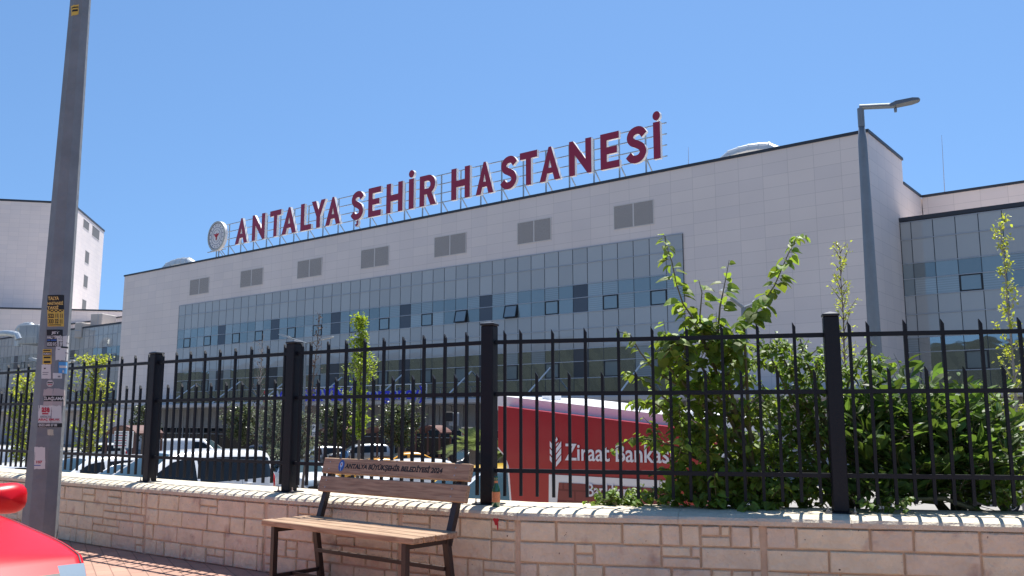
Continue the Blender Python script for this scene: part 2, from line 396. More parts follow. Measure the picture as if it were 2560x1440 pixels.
def curtain(root, x0, ncell, cw, y, rows, dark, wins, first=None, glassrows=(2, 3, 6, 7), seed=1, open_=()):
    r = random.Random(seed); S = MB(); V = MB(); B = MB(); D = MB(); W_2 = MB(); mv = MB(); mh = MB()
    xs = [x0 + cw * i for i in range(ncell + 1)]
    if first: xs = [x0] + [x0 + first + cw * i for i in range(ncell)]
    for j in range(len(rows) - 1):
        zt, zb = rows[j], rows[j + 1]
        for i in range(len(xs) - 1):
            a, b = xs[i], xs[i + 1]
            if (i in wins) and j in (3, 7): continue
            k = .022
            # each pane a hair out of true
            t1, t2 = r.uniform(-.0015, .0015), r.uniform(-.0015, .0015)
            q = [(a + k, y + t1, zb + k), (b - k, y - t1 + t2, zb + k), (b - k, y - t1 - t2, zt - k), (a + k, y + t1 - t2, zt - k)]
            if i in dark and j in glassrows: T = D
            elif j in glassrows and j > 5: T = W_2 if r.random() < .85 else B
            elif j in glassrows: T = V if r.random() < .42 else B
            elif j > 7: T = W_2
            else: T = S
            T.add(q, [(0, 1, 2, 3)])
    for x in xs: mv.box((x - .018, y - .012, rows[-1]), (x + .018, y + .03, rows[0]))
    for z in rows: mh.box((xs[0], y - .045, z - .024), (xs[-1], y + .03, z + .024))
    mb2 = MB(); mb2.box((xs[0], y + .031, rows[-1]), (xs[-1], y + .06, rows[0])); mb2.build('backing', M_cop, root, local=True)
    A = MB()
    for k_, M in enumerate((S, V, B, D, W_2)): A.add(M.v, M.f, k_)
    A.build('curtain_glass', [M_glS, M_glV, M_glB, M_glD, M_glW], root, local=True)
    mv.build('mullions', M_mulv, root, local=True); mh.build('transoms', M_mul, root, local=True)
    for i in wins:
        for j in (3, 7):
            if i >= len(xs) - 1: continue
            a, b = xs[i], xs[i + 1]; zt, zb = rows[j], rows[j + 1]
            tilt = (i, j) in open_
            fr = MB(); pn = MB(); ta = rad(14) if tilt else 0
            Mx = Matrix.Translation((0, y - .04, zt - .03)) @ Matrix.Rotation(-ta, 4, 'X') @ Matrix.Translation((0, -y + .04, -zt + .03))
            t = .07
            for bx in (((a + .02, y - .05, zb + .03), (a + .02 + t, y + .02, zt - .03)), ((b - .02 - t, y - .05, zb + .03), (b - .02, y + .02, zt - .03)), ((a + .02 + t, y - .05, zt - .03 - t), (b - .02 - t, y + .02, zt - .03)), ((a + .02 + t, y - .05, zb + .03), (b - .02 - t, y + .02, zb + .03 + t))):
                fr.box(*bx, M=Mx)
            q = [Vector((a + .09, y - .015, zb + .1)), Vector((b - .09, y - .015, zb + .1)), Vector((b - .09, y - .015, zt - .1)), Vector((a + .09, y - .015, zt - .1))]
            pn.add([Mx @ v for v in q], [(0, 1, 2, 3)])
            f = fr.build('window', M_frameb, root, local=True); p = pn.build('pane', M_glV, None); p.parent = f
WINS = [1, 4, 8, 11, 15, 18, 22, 25, 29, 32, 36, 39, 43, 46]
curtain(H_, CX0, 48, (CX1 - CX0) / 48, -.06, ROWS, [6, 13, 20, 27, 34, 41], WINS, open_={(32, 3), (36, 3)})
for px0, px1, y0 in ((480, 527, 0), (605, 660, 0), (746, 806, 0), (904, 972, 0), (1087, 1165, 0), (1295, 1377, 0), (1537, 1634, 0)):
    x0 = fac(px0, 640)[0]; x1 = fac(px1, 620)[0]
    if px0 > 1200: x0 = fac(px0, 580)[0]; x1 = fac(px1, 560)[0]
    mb = MB(); xm = (x0 + x1) / 2; mb.box((x0, -.03, 14.4), (xm - .05, .02, 16.0)); mb.box((xm + .05, -.03, 14.4), (x1, .02, 16.0))
    v = mb.build('vent', M_vent, H_, local=True)
    mb = MB(); t = .05
    mb.box((x0 - t, -.05, 14.4 - t), (x1 + t, .02, 14.4)); mb.box((x0 - t, -.05, 16.0), (x1 + t, .02, 16.0 + t)); mb.box((x0 - t, -.05, 14.4), (x0, .02, 16.0)); mb.box((x1, -.05, 14.4), (x1 + t, .02, 16.0)); mb.box((xm - .05, -.05, 14.4), (xm + .05, .02, 16.))
    f = mb.build('vent_frame', mat('vent_trim', (.62, .58, .55), .5), None); f.parent = v
# canopy over the emergency entrance, with tie rods
CAN = 3.6; CZ = 2.45
M_can = mat('canopy_panel', (.50, .47, .45), .55, var=.05, vscale=.5); M_sof = mat('canopy_soffit', (.30, .28, .265), .7)
mb = MB(); mb.cbox((-78, -CAN, CZ), (-.6, -.075, CZ + .42), .1); mb.build('canopy', M_can, H_, local=True)
for i in range(9):
    x = CX0 + 4.2 + i * 6.23 * 1.2
    if x > -13: break
    mb = MB(); mb.tube([(x, -.1, 5.0), (x, -CAN + .5, CZ + .43)], .06, 6); mb.build('tie_rod', M_white, H_, local=True)
# ground floor under the canopy
M_gf = mat('ground_floor_panel', (.30, .285, .27), .6, var=.08, vscale=.4)
M_gfg = glass_mat('ground_floor_glass', (.02, .02, .022), .02, var=.6, tint=(.35, .34, .33))
mb = MB(); fr = MB()
for i in range(56):
    a = -76 + i * 1.25
    if a > -7: break
    mb.box((a + .03, -.09, .55), (a + 1.22, -.01, CZ - .03))
mb.build('ground_floor_panels', M_gf, H_, local=True)
mb = MB()
for i in range(56):
    a = -76 + i * 1.25
    if a > -7: break
    mb.add([(a + .05, -.05, -1.85), (a + 1.2, -.05, -1.85), (a + 1.2, -.05, .5), (a + .05, -.05, .5)], [(0, 1, 2, 3)])
    if i % 5 == 0: fr.box((a - .08, -.14, -2), (a + .08, 0, .54))
    elif i % 2 == 0: fr.box((a - .03, -.1, -2), (a + .03, 0, .54))
fr.box((-76, -.12, -.1), (-7, -.02, -.03))
mb.build('shop_glass', M_gfg, H_, local=True); fr.build('shop_frames', mat('shop_frame', (.35, .34, .33), .5), H_, local=True)
# right wing with its own curtain wall
y1 = 5.64; R_ = building('hospital_wing', tuple(L2W(0, y1, 0)), RZ, 'lower glass fronted hospital wing at the right edge, behind the tall corner')
mb = MB(); mb.box((.02, .02, -2.2), (40, 6.0, 13.45)); mb.build('wall', M_clad, R_, local=True)
mb = MB(); mb.box((-.1, -.12, 13.47), (40, .4, 13.72)); mb.build('coping', M_cop, R_, local=True)
curtain(R_, .03, 20, 1.246, -.04, ROWS, [7, 8], [3, 10, 14, 17], first=.62, seed=5)
mb = MB(); mb.cbox((.2, -3.2, CZ + .1), (40, -.06, CZ + .5), .1); mb.build('canopy', M_can, R_, local=True)
mb = MB(); gl = MB()
for i in range(30):
    a = .1 + i * 1.25; mb.box((a + .02, -.07, 1.0), (a + 1.23, 0, CZ + .07)); gl.add([(a + .05, -.05, -1.85), (a + 1.2, -.05, -1.85), (a + 1.2, -.05, .95), (a + .05, -.05, .95)], [(0, 1, 2, 3)])
mb.build('ground_floor_panels', M_gf, R_, local=True); gl.build('shop_glass', M_gfg, R_, local=True)
mb = MB(); mb.box((.03, 6.03, -2), (60, 30, 16.25)); mb.build('upper_wall', M_clad, R_, local=True)
mb = MB(); mb.box((.03, 5.95, 16.25), (60, 6.3, 16.42)); mb.box((-.3, 1.54, 16.252), (.05, 5.94, 16.42)); mb.build('upper_coping', M_cop, R_, local=True)
# left wing, same kind
PL = atY(300, 805, 112); dl = (PL - C0).dot(RR); ZL = PL.z
L_ = building('hospital_left_wing', tuple(L2W(-83.9, dl, 0)), RZ, 'low glass fronted hospital wing at the left, beneath the tower')
mb = MB(); mb.box((-70, .02, -2.2), (6, 5, ZL - .25)); mb.build('wall', M_clad, L_, local=True)
mb = MB(); mb.box((-70, -.1, ZL - .23), (6, .4, ZL)); mb.build('coping', M_cop, L_, local=True)
rl = [ZL - .27, ZL - 1.4, ZL - 3.0, ZL - 4.0, ZL - 5., ZL - 6.2, ZL - 7.6, ZL - 8.5, ZL - 9.7, ZL - 11]
curtain(L_, -62, 53, 1.246, -.04, rl, [10, 17, 24, 31, 38, 45, 48], [4, 12, 19, 26, 33, 40, 47, 50], seed=9)
mb = MB(); mb.cbox((-60, -3, CZ), (4, -.06, CZ + .42), .1); mb.build('canopy', M_can, L_, local=True)
mb = MB(); mb.box((-70, 9, 0), (8, 30, 16.3)); mb.build('upper_wall', M_clad, L_, local=True)
mb = MB(); mb.box((-70, 8.9, 16.3), (8, 9.3, 16.5)); mb.build('upper_coping', M_cop, L_, local=True)
# bank tower far left
TY = 150.; T0 = atY(178, 510, TY); td = Vector((4.8, 1, 0)).normalized(); tn = Vector((-td.y, td.x, 0))
T_ = building('hospital_tower', (T0.x, T0.y, 0), math.atan2(td.y, td.x), 'tall plain beige tower with few small windows at the left, sun on its right face')
xl = 60
def tloc(px, py):
    P = onpl(px, py, Vector((T0.x, T0.y, 0)), td); return (P - T0).dot(tn), P.z
ye, _ = tloc(260, 583)
mb = MB(); mb.box((-xl, 0, 0), (0, ye, T0.z)); mb.build('wall', M_clad, T_, local=True)
mb = MB(); mb.box((-xl, -.1, T0.z), (.12, ye + .1, T0.z + .35)); mb.build('coping', M_cop, T_, local=True)
M_tw = mat('tower_window', (.16, .155, .15), .6, spec=.2)
for px, py, w_, h_ in ((215.5, 563, 1.9, 1.5), (239.5, 583, 2.6, 1.9), (217.5, 644, 1.3, 2.2), (214, 704, 1.3, 2.2), (210, 765, 1.3, 2.2)):
    yy, zz = tloc(px, py); f = MB()
    w_ *= 1.0; a, b = yy - w_, yy + w_
    f.box((.0, a, zz - h_ / 2), (.03, b, zz + h_ / 2)); wf = f.build('window', M_tw, T_, local=True)
    f = MB(); f.box((0, a - .12, zz - h_ / 2 - .1), (.06, b + .12, zz - h_ / 2)); f.box((0, a - .12, zz + h_ / 2), (.06, b + .12, zz + h_ / 2 + .1)); s_ = f.build('window_frame', mat('vent_trim', (0, 0, 0)), None); s_.parent = wf
# lower block under the tower
B0 = atY(0, 772, 138); K_ = building('hospital_lower_block', (B0.x, B0.y, 0), math.atan2(td.y, td.x), 'low beige block with rooftop plant between the tower and the left glass wing')
mb = MB(); mb.box((-40, 0, 0), (27, 12, B0.z)); mb.build('wall', M_clad, K_, local=True)
mb = MB(); mb.box((-40, -.1, B0.z), (27.1, .3, B0.z + .25)); mb.build('coping', M_cop, K_, local=True)

# rooftop plant
M_duct = mat('galvanised_duct', (.55, .58, .58), .35, .6, bump=.1, bscale=6, var=.1, vscale=1)
def duct(px0, py0, px1, py1, Y, r, name, label, leg=2.5):
    a = atY(px0, py0, Y); b = atY(px1, py1, Y - 2)
    e = empty(name, (a.x, a.y, 0), 0, label, 'duct'); mb = MB()
    n = 10; pts = []
    for i in range(n + 1):
        t = i / n; P = a.lerp(b, t); P.z += math.sin(t * math.pi) * .25 * (b - a).length * .25; pts.append(P)
    mb.tube([pts[0] + Vector((0, 0, -leg))] + pts + [pts[-1] + Vector((.3, 0, -leg))], r, 12); o = mb.build('pipe', M_duct, e, smooth=False)
    mb = MB()
    for i in range(1, n, 2):
        d = (pts[i + 1] - pts[i]).normalized(); mb.tube([pts[i] - d * .06, pts[i] + d * .06], r * 1.06, 12)
    mb.build('band', M_duct, e)
duct(1815, 395, 1935, 372, 58, .42, 'roof_duct', 'large silver ventilation duct on the roof near the right corner')
duct(418, 672, 478, 658, 108, .7, 'roof_duct', 'pale ventilation duct on the roof near the left corner, beside the round emblem')
duct(-20, 841, 42, 837, 118, .42, 'roof_duct', 'bright silver duct lying on the left wing roof at the photo edge', .6)
duct(48, 822, 80, 815, 124, .5, 'roof_duct', 'curved silver duct behind the long plant housing on the left wing')
def plant_box(px0, py0, px1, py1, Y, dep, m, label):
    a = atY(px0, py1, Y); b = atY(px1, py0, Y); e = empty('roof_plant', (a.x, a.y, a.z), -.2, label, 'rooftop unit')
    mb = MB(); w_ = (b - a).x; h_ = b.z - a.z; mb.cbox((0, 0, -1.2), (w_, dep, h_), .08); mb.build('casing', m, e, local=True)
    mb = MB()
    for i in range(1, int(w_ / 1.2) + 1):
        if i * 1.2 < w_: mb.box((i * 1.2 - .03, -.04, -1.1), (i * 1.2 + .03, 0, h_ - .1))
    mb.box((.1, -.03, -.3), (w_ - .1, 0, -.2)); mb.build('seam', M_mul, e, local=True)
M_pb = mat('plant_grey', (.32, .35, .37), .5, .3, var=.1, vscale=.4); M_pb2 = mat('plant_beige', (.42, .39, .36), .6, var=.1, vscale=.4)
plant_box(46, 812, 102, 838, 120, 4, M_pb, 'long grey plant housing on the left wing roof'); plant_box(100, 796, 130, 834, 122, 4, M_pb, 'square grey plant cabinet just left of the street pole')
plant_box(225, 784, 260, 812, 119, 3, M_pb2, 'beige plant cabinet on the left wing roof right of the street pole'); plant_box(186, 806, 208, 822, 118, 2, M_pb2, 'low beige plant cabinet next to the street pole')
for px, yt, yb, Y, lb in ((2354, 338, 476, 64, 'thin lightning rod above the right wing roof'), (1721, 368, 412, 66, 'short thin lightning rod on the main roof right of the letters')):
    a = atY(px + 8 * (px > 2000), yb + 10, Y); b = atY(px, yt, Y); mb = MB(); mb.tube([a, b], [.03, .012], 6); e = empty('lightning_rod', a, 0, lb, 'mast', 'lightning rods'); mb.build('rod', M_mul, e)
    mb = MB(); mb.lathe([(.12, -.3), (.12, .05), (.03, .1)], 8, a); mb.build('foot', M_mul, e)

# ------------------------------------------------------------------ rooftop sign
def smooth_path(pts, k=6):
    out = []
    P = [pts[0]] + pts + [pts[-1]]
    for i in range(1, len(P) - 2):
        for j in range(k):
            t = j / k; p0, p1, p2, p3 = P[i - 1:i + 3]
            out.append(tuple(.5 * (2 * p1[q] + (p2[q] - p0[q]) * t + (2 * p0[q] - 5 * p1[q] + 4 * p2[q] - p3[q]) * t * t + (3 * p1[q] - p0[q] - 3 * p2[q] + p3[q]) * t ** 3) for q in (0, 1)))
    out.append(pts[-1]); return out
def stroke(pts, w):
    pts = smooth_path(pts); l = []; r = []
    for i, p in enumerate(pts):
        a = pts[max(i - 1, 0)]; b = pts[min(i + 1, len(pts) - 1)]; d = math.hypot(b[0] - a[0], b[1] - a[1]); nx, ny = -(b[1] - a[1]) / d, (b[0] - a[0]) / d
        l.append((p[0] + nx * w / 2, p[1] + ny * w / 2)); r.append((p[0] - nx * w / 2, p[1] - ny * w / 2))
    return l + r[::-1]
def circ(cx, cy, r, n=20): return [(cx + r * math.cos(2 * math.pi * i / n), cy + r * math.sin(2 * math.pi * i / n)) for i in range(n)]
SP = [(.60, .74), (.50, .86), (.36, .895), (.20, .84), (.135, .71), (.20, .59), (.36, .51), (.50, .42), (.555, .28), (.47, .15), (.32, .105), (.17, .14), (.07, .25)]
def arc(cx, cy, rx, ry, a0, a1, n=10): return [(cx + rx * math.cos(rad(a0 + (a1 - a0) * i / n)), cy + ry * math.sin(rad(a0 + (a1 - a0) * i / n))) for i in range(n + 1)]
GL = {
    'A': (.82, [[(0, 0), (.36, 1), (.46, 1), (.82, 0), (.585, 0), (.515, .22), (.305, .22), (.235, 0)], [(.352, .38), (.468, .38), (.41, .62)]]),
    'N': (.84, [[(0, 0), (0, 1), (.15, 1), (.62, .42), (.62, 1), (.84, 1), (.84, 0), (.69, 0), (.22, .58), (.22, 0)]]),
    'T': (.74, [[(.26, 0), (.26, .79), (0, .79), (0, 1), (.74, 1), (.74, .79), (.48, .79), (.48, 0)]]),
    'L': (.62, [[(0, 0), (0, 1), (.22, 1), (.22, .2), (.62, .2), (.62, 0)]]),
    'Y': (.80, [[(.29, 0), (.29, .42), (0, 1), (.25, 1), (.40, .66), (.55, 1), (.8, 1), (.51, .42), (.51, 0)]]),
    'E': (.65, [[(0, 0), (0, 1), (.64, 1), (.64, .80), (.22, .80), (.22, .605), (.57, .605), (.57, .405), (.22, .405), (.22, .2), (.65, .2), (.65, 0)]]),
    'H': (.79, [[(0, 0), (0, 1), (.22, 1), (.22, .6), (.57, .6), (.57, 1), (.79, 1), (.79, 0), (.57, 0), (.57, .39), (.22, .39), (.22, 0)]]),
    'R': (.76, [[(0, 0), (0, 1)] + arc(.40, .69, .31, .31, 90, -62, 14) + [(.76, 0), (.50, 0), (.33, .37), (.22, .37), (.22, 0)], [(.22, .56), (.22, .81)] + arc(.38, .685, .11, .125, 90, -90, 8)]),
    'S': (.69, [stroke(SP, .215)]), 'Ş': (.69, [stroke(SP, .215), stroke([(.36, -.02), (.38, -.08), (.36, -.15), (.26, -.19)], .085)]),
    'İ': (.23, [[(0, 0), (0, 1), (.23, 1), (.23, 0)], circ(.115, 1.165, .125)]),
}
M_mar = mat('maroon_acrylic', (.30, .018, .05), .35, var=.05, vscale=.7); M_side = mat('letter_return_white', (.74, .72, .70), .4)
M_scaf = mat('scaffold_steel', (.27, .33, .38), .4, .3)
S_ = empty('rooftop_sign', tuple(L2W(-40, 0, 18)), RZ, 'tall maroon letters reading ANTALYA ŞEHİR HASTANESİ on a steel frame along the roof edge', 'sign')
LET = [('A', 590, 622), ('N', 632, 665), ('T', 676, 705), ('A', 706, 744), ('L', 753, 781), ('Y', 780, 816), ('A', 815, 854), ('Ş', 879, 912), ('E', 922, 955), ('H', 967, 1009), ('İ', 1023, 1037), ('R', 1050, 1093),
       ('H', 1129, 1177), ('A', 1190, 1236), ('S', 1252, 1295), ('T', 1300, 1345), ('A', 1349, 1403), ('N', 1423, 1480), ('E', 1501, 1550), ('S', 1565, 1619), ('İ', 1633, 1652)]
YL = -.05
for ch, a, b in LET:
    pym = 1050 - (1050 - 683 + .195 * (a - 310)) * 1.17
    x0 = fac(a, pym, .2)[0]; x1 = fac(b - 1.5, pym, .2)[0]
    w0, sp_ = GL[ch]; h = 2.6; zb = 18.85 - .12 * (x0 + 63) / 50
    sx = (x1 - x0) / w0
    vs, fs = curve_mesh([[(p[0] * sx, p[1] * h) for p in s] for s in sp_], .13)
    mb = MB(); pts = [Vector((x0 + 40 + v.x, YL - v.z - .05, zb - 18 + v.y)) for v in vs]
    for f in fs:
        n_ = (pts[f[1]] - pts[f[0]]).cross(pts[f[2]] - pts[f[1]]).normalized(); isf = abs(n_.y) > .9 and sum(pts[i].y for i in f) / len(f) < YL - .1
        mb.f.append(f); mb.m.append(0 if isf else 1)
    mb.v = [tuple(p) for p in pts]
    mb.build('letter', [M_mar, M_side], S_, local=True)
mb = MB(); zs = [18.95, 19.72, 20.5, 21.28]
for z in zs: mb.bar((-26.8, .22, z - 18), (26.9, .22, z - 18), .07)
mb.bar((-27.4, .22, .75), (-24.2, .22, .75), .08)
mb.build('rail', M_scaf, S_, local=True)
for i in range(26):
    x = -25.9 + i * 2.13
    if x > 27: break
    mb = MB(); mb.bar((x, .30, 0), (x, .30, 3.28 if i else 1.2), .09); mb.bar((x, .32, 1.15), (x + .05, 1.35, 0.0), .07)
    mb.build('frame_post', M_scaf, S_, local=True)
# round ministry emblem
em = empty('round_emblem', tuple(L2W(-65.1, -.2, 18)), RZ, 'round white ministry emblem with a ring of small stars, left of the first roof letter', 'emblem')
def disc(r, r2, y0, y1, name, m, cx=0, cz=2.15, n=48):
    mb = MB(); vs = []
    if r2 is None:
        vs = [(cx + r * math.cos(2 * math.pi * i / n), y, cz + r * math.sin(2 * math.pi * i / n)) for y in (y0, y1) for i in range(n)]
        mb.add(vs, [tuple(range(n))[::1], tuple(range(n, 2 * n))[::-1]] + [(i, n + i, n + (i + 1) % n, (i + 1) % n) for i in range(n)])
    else:
        vs = [(cx + q * math.cos(2 * math.pi * i / n), y, cz + q * math.sin(2 * math.pi * i / n)) for y in (y0, y1) for q in (r, r2) for i in range(n)]
        fs = []
        for i in range(n):
            j = (i + 1) % n; fs += [(i, j, n + j, n + i), (2 * n + j, 2 * n + i, 3 * n + i, 3 * n + j), (i, 2 * n + i, 2 * n + j, j), (n + i, n + j, 3 * n + j, 3 * n + i)]
        mb.add(vs, fs)
    return mb.build(name, m, em, local=True)
M_navy = mat('navy_paint', (.02, .03, .14), .5); M_red = mat('sign_red', (.5, .02, .03), .5); M_eg = mat('emblem_grey', (.42, .43, .40), .5)
disc(1.55, None, -.1, .2, 'emblem_body', M_side); disc(1.55, 1.36, -.16, -.101, 'rim', M_eg); disc(1.36, 1.32, -.12, -.101, 'ring', M_navy); disc(.94, .91, -.12, -.101, 'ring', M_navy); disc(.66, .64, -.12, -.101, 'ring', M_navy)
mb = MB()
for i in range(16):
    a = 2 * math.pi * (i + .5) / 16; cx, cz = 1.14 * math.cos(a), 2.15 + 1.14 * math.sin(a)
    vs = [(cx + (.10 if k % 2 == 0 else .04) * math.sin(math.pi * k / 5), -.125, cz + (.10 if k % 2 == 0 else .04) * math.cos(math.pi * k / 5)) for k in range(10)]
    mb.add([(cx, -.125, cz)] + vs, [(0, 1 + k, 1 + (k + 1) % 10) for k in range(10)])
mb.build('star', M_navy, em, local=True)
mb = MB()     # winged staff
mb.tube([(0, -.14, 1.7), (0, -.14, 2.35)], .03, 6); mb.lathe([(.0, -.05), (.05, 0), (0, .05)], 8, (0, -.14, 2.42))
for s in (-1, 1):
    for k in range(4): mb.bar((0, -.14, 2.28 - k * .04), (s * (.42 - k * .08), -.14, 2.36 - k * .09), .05, .06)
    mb.tube([(s * .10 * math.sin(t * math.pi * .5), -.14, 1.75 + t * .09) for t in range(6)], .022, 5)
mb.build('winged_staff', M_red, em, local=True)
mb = MB(); mb.bar((0, .25, 0), (0, .25, 1.2), .1); mb.bar((0, .28, 1.0), (.1, 1.2, 0), .07); mb.bar((-1.5, .25, .75), (.5, .25, .75), .08); mb.build('support', M_scaf, em, local=True)

# ------------------------------------------------------------------ emergency sign on the canopy
OF = CAN + .1
xa, _ = fac(680, 1000, OF); xb, _ = fac(1062, 985, OF)
Z0 = CZ + .55
ES = empty('emergency_sign', tuple(L2W(xa, -OF, CZ + .42)), RZ, 'blue letters reading ACİL SERVİS (Emergency) standing on the canopy edge', 'sign')
vs, fs = text_mesh('ACİL SERVİS (Emergency)', .05, .032, 0, 1.1); vs = fit(vs, xb - xa, 1.6)
ym = sorted(v.y for v in vs)[0]
mb = MB(); pts = [Vector((v.x, -v.z * 2.2, v.y - .32)) for v in vs]
for f in fs:
    isf = abs(pts[f[0]].y - pts[f[1]].y) + abs(pts[f[1]].y - pts[f[2]].y) < 1e-5 and pts[f[0]].y < 0
    mb.f.append(f); mb.m.append(0 if isf else 1)
mb.v = [tuple(p) for p in pts]
mb.build('lettering', [mat('blue_acrylic', (.006, .018, .55), .4), M_side], ES, local=True)
mb = MB(); W = xb - xa
for z in (1.12, .55): mb.bar((-1.5, .2, z), (W, .2, z), .05)
for i in range(12): mb.bar((W * i / 11, .2, .01), (W * i / 11, .2, 1.12), .05)
mb.build('sign_frame', M_white, ES, local=True)
ci = arc(0, 0, .62, .62, 60, -60, 16) + arc(-.1, 0, .5, .48, -52, 52, 14)
vs, fs = curve_mesh([ci], .06); mb = MB(); pts = [Vector((v.x - 1.35, -v.z, v.y + .45)) for v in vs]; mb.f = fs; mb.m = [0] * len(fs); mb.v = [tuple(p) for p in pts]
mb.build('red_crescent', M_red, ES, local=True)


# ================================================================== STONE WALL
M_stone = mat('wall_stone', (.75, .635, .455), .85, bump=1., bscale=22, var=.26, vscale=7, island=.05)
n_ = M_stone.node_tree; b_ = n_.nodes['Principled BSDF']; src = b_.inputs['Base Color'].links[0].from_socket
for sc_, lo_, hi_, colr in ((38, .73, .76, (.12, .07, .05)), (5, .60, .80, (.40, .24, .18))):
    no_ = n_.nodes.new('ShaderNodeTexNoise'); no_.inputs['Scale'].default_value = sc_; no_.inputs['Detail'].default_value = 2 if sc_ > 20 else 7
    tc_ = n_.nodes.new('ShaderNodeTexCoord'); n_.links.new(tc_.outputs['Object'], no_.inputs['Vector']); mr_ = n_.nodes.new('ShaderNodeMapRange'); mr_.inputs['From Min'].default_value = lo_; mr_.inputs['From Max'].default_value = hi_
    n_.links.new(no_.outputs[0], mr_.inputs['Value']); mx_ = n_.nodes.new('ShaderNodeMix'); mx_.data_type = 'RGBA'; mx_.inputs[7].default_value = (*colr, 1)
    n_.links.new(mr_.outputs[0], mx_.inputs[0]); n_.links.new(src, mx_.inputs[6]); src = mx_.outputs[2]
n_.links.new(src, b_.inputs['Base Color'])
M_mort = mat('wall_mortar', (.62, .47, .33), .9, bump=.5, bscale=40, var=.3, vscale=6)
M_cap = mat('wall_coping_stone', (.62, .54, .41), .8, bump=.8, bscale=30, var=.3, vscale=6)
ZF, ZC = .62, .66
W_ = empty('stone_wall', (WALL[5][0], WALL[5][1], 0), 0, 'low wall faced in irregular pinkish stone blocks, curving behind the bench', 'wall')
back_ = offs(WALL, .62); f1 = offs(WALL, .07); mo = offs(WALL, .014)
mb = MB()
for i in range(len(WALL) - 1):
    a, b, c, d = mo[i], mo[i + 1], back_[i + 1], back_[i]
    mb.add([(a.x, a.y, -.3), (b.x, b.y, -.3), (c.x, c.y, -1.2), (d.x, d.y, -1.2), (a.x, a.y, ZF - .012), (b.x, b.y, ZF - .012), (c.x, c.y, ZF - .012), (d.x, d.y, ZF - .012)], [(0, 1, 5, 4), (2, 3, 7, 6), (4, 5, 6, 7)])
mb.build('core', M_mort, W_)
# coping: chopped in lengths, rounded nose
mb = MB()
for i in range(len(WALL) - 1):
    L = (Vector(WALL[i + 1]) - Vector(WALL[i])).length; n = max(1, round(L / 1.15))
    prof = [(-.012, ZF - .03), (-.014, ZF + .0), (.0, ZF + .018), (.04, ZC - .01), (.08, ZC), (.62, ZC), (.63, ZF - .05)]
    oo = [offs(WALL, p[0]) for p in prof]; hs_ = [p[1] for p in prof]
    m_ = 8 * n
    for k in range(n):
        t0, t1 = k / n + .0012 / L, (k + 1) / n - .0012 / L
        ss = [t0 + (t1 - t0) * q / 8 for q in range(9)]
        vs = []
        for t in ss:
            for q in range(len(prof)):
                P = oo[q][i].lerp(oo[q][i + 1], t); j = .004 * noise.noise(Vector((P.x * 9, P.y * 9, q * .7)))
                vs.append((P.x, P.y - j, hs_[q] + (j if q < 5 else 0)))
        K = len(prof); mb.add(vs, [(u * K + q, (u + 1) * K + q, (u + 1) * K + q + 1, u * K + q + 1) for u in range(8) for q in range(K - 1)])
mb.build('coping', M_cap, W_)
# facing blocks: irregular ashlar packed on a small grid
mb = MB(); rw = random.Random(21)
for i in range(1, len(WALL) - 1):
    a = Vector((*WALL[i], 0)); b = Vector((*WALL[i + 1], 0)); L = (b - a).length; d = (b - a).normalized(); nn = Vector((d.y, -d.x, 0))
    parts_ = max(1, round(L / 1.7)); PL_ = L / parts_
    for q in range(parts_):
        o_ = a + d * (q * PL_); U = .066; nx = int(PL_ / U); U = (PL_ - .03) / nx; ny = 8; V = (ZF - .035) / ny
        occ = [[False] * nx for _ in range(ny)]
        y = 0
        for y in range(ny):
            for x in range(nx):
                if occ[y][x]: continue
                w_ = rw.choice([2, 3, 4, 4, 5, 6, 7]); h_ = rw.choice([2, 2, 2, 2, 2, 1]) if y % 2 == 0 else 1
                if h_ == 1: w_ = min(w_, 4)
                while w_ > 1 and (x + w_ > nx or any(occ[y][x + k] for k in range(w_))): w_ -= 1
                h_ = min(h_, ny - y)
                for yy in range(h_):
                    for xx in range(w_): occ[y + yy][x + xx] = True
                g_ = .006; x0, x1, z0, z1 = x * U + g_ + .012, (x + w_) * U - g_ + .012, y * V + g_ * .8, (y + h_) * V - g_ * .8
                c = .008; dep = rw.uniform(-.003, .006); j = lambda: rw.uniform(-.003, .003)
                vs = [o_ + d * (px + j()) + nn * dn + Vector((0, 0, pz + j())) for dn, e2 in ((-.02, 0), (dep - .004, .002), (dep + .003, c)) for px, pz in ((x0 + e2, z0 + e2), (x1 - e2, z0 + e2), (x1 - e2, z1 - e2), (x0 + e2, z1 - e2))]
                mb.add(vs, [(0, 1, 5, 4), (1, 2, 6, 5), (2, 3, 7, 6), (3, 0, 4, 7), (4, 5, 9, 8), (5, 6, 10, 9), (6, 7, 11, 10), (7, 4, 8, 11), (8, 9, 10, 11)])
mb.build('stone_facing', M_stone, W_)
# small red paint splash beneath the bottle
Pp = gz(1240, 1290, .58)
# planting bed behind the right part
mb = MB(); p1_ = offs(WALL, .64); p2_ = offs(WALL, 2.1)
M_soil = mat('bed_soil', (.09, .065, .045), .95, bump=1, bscale=12, var=.3, vscale=3)
for i in (7, 8):
    a, b, c, d = p1_[i], p1_[i + 1], p2_[i + 1], p2_[i]
    if i == 7: a = a.lerp(b, .3); d = d.lerp(c, .3)
    mb.add([(a.x, a.y, .56), (b.x, b.y, .56), (c.x, c.y, .5), (d.x, d.y, .5), (c.x, c.y, -1.2), (d.x, d.y, -1.2), (a.x, a.y, -1.2)], [(0, 1, 2, 3), (3, 2, 4, 5), (0, 3, 5, 6)])
tag(mb.build('planting_bed', M_soil), kind='structure')

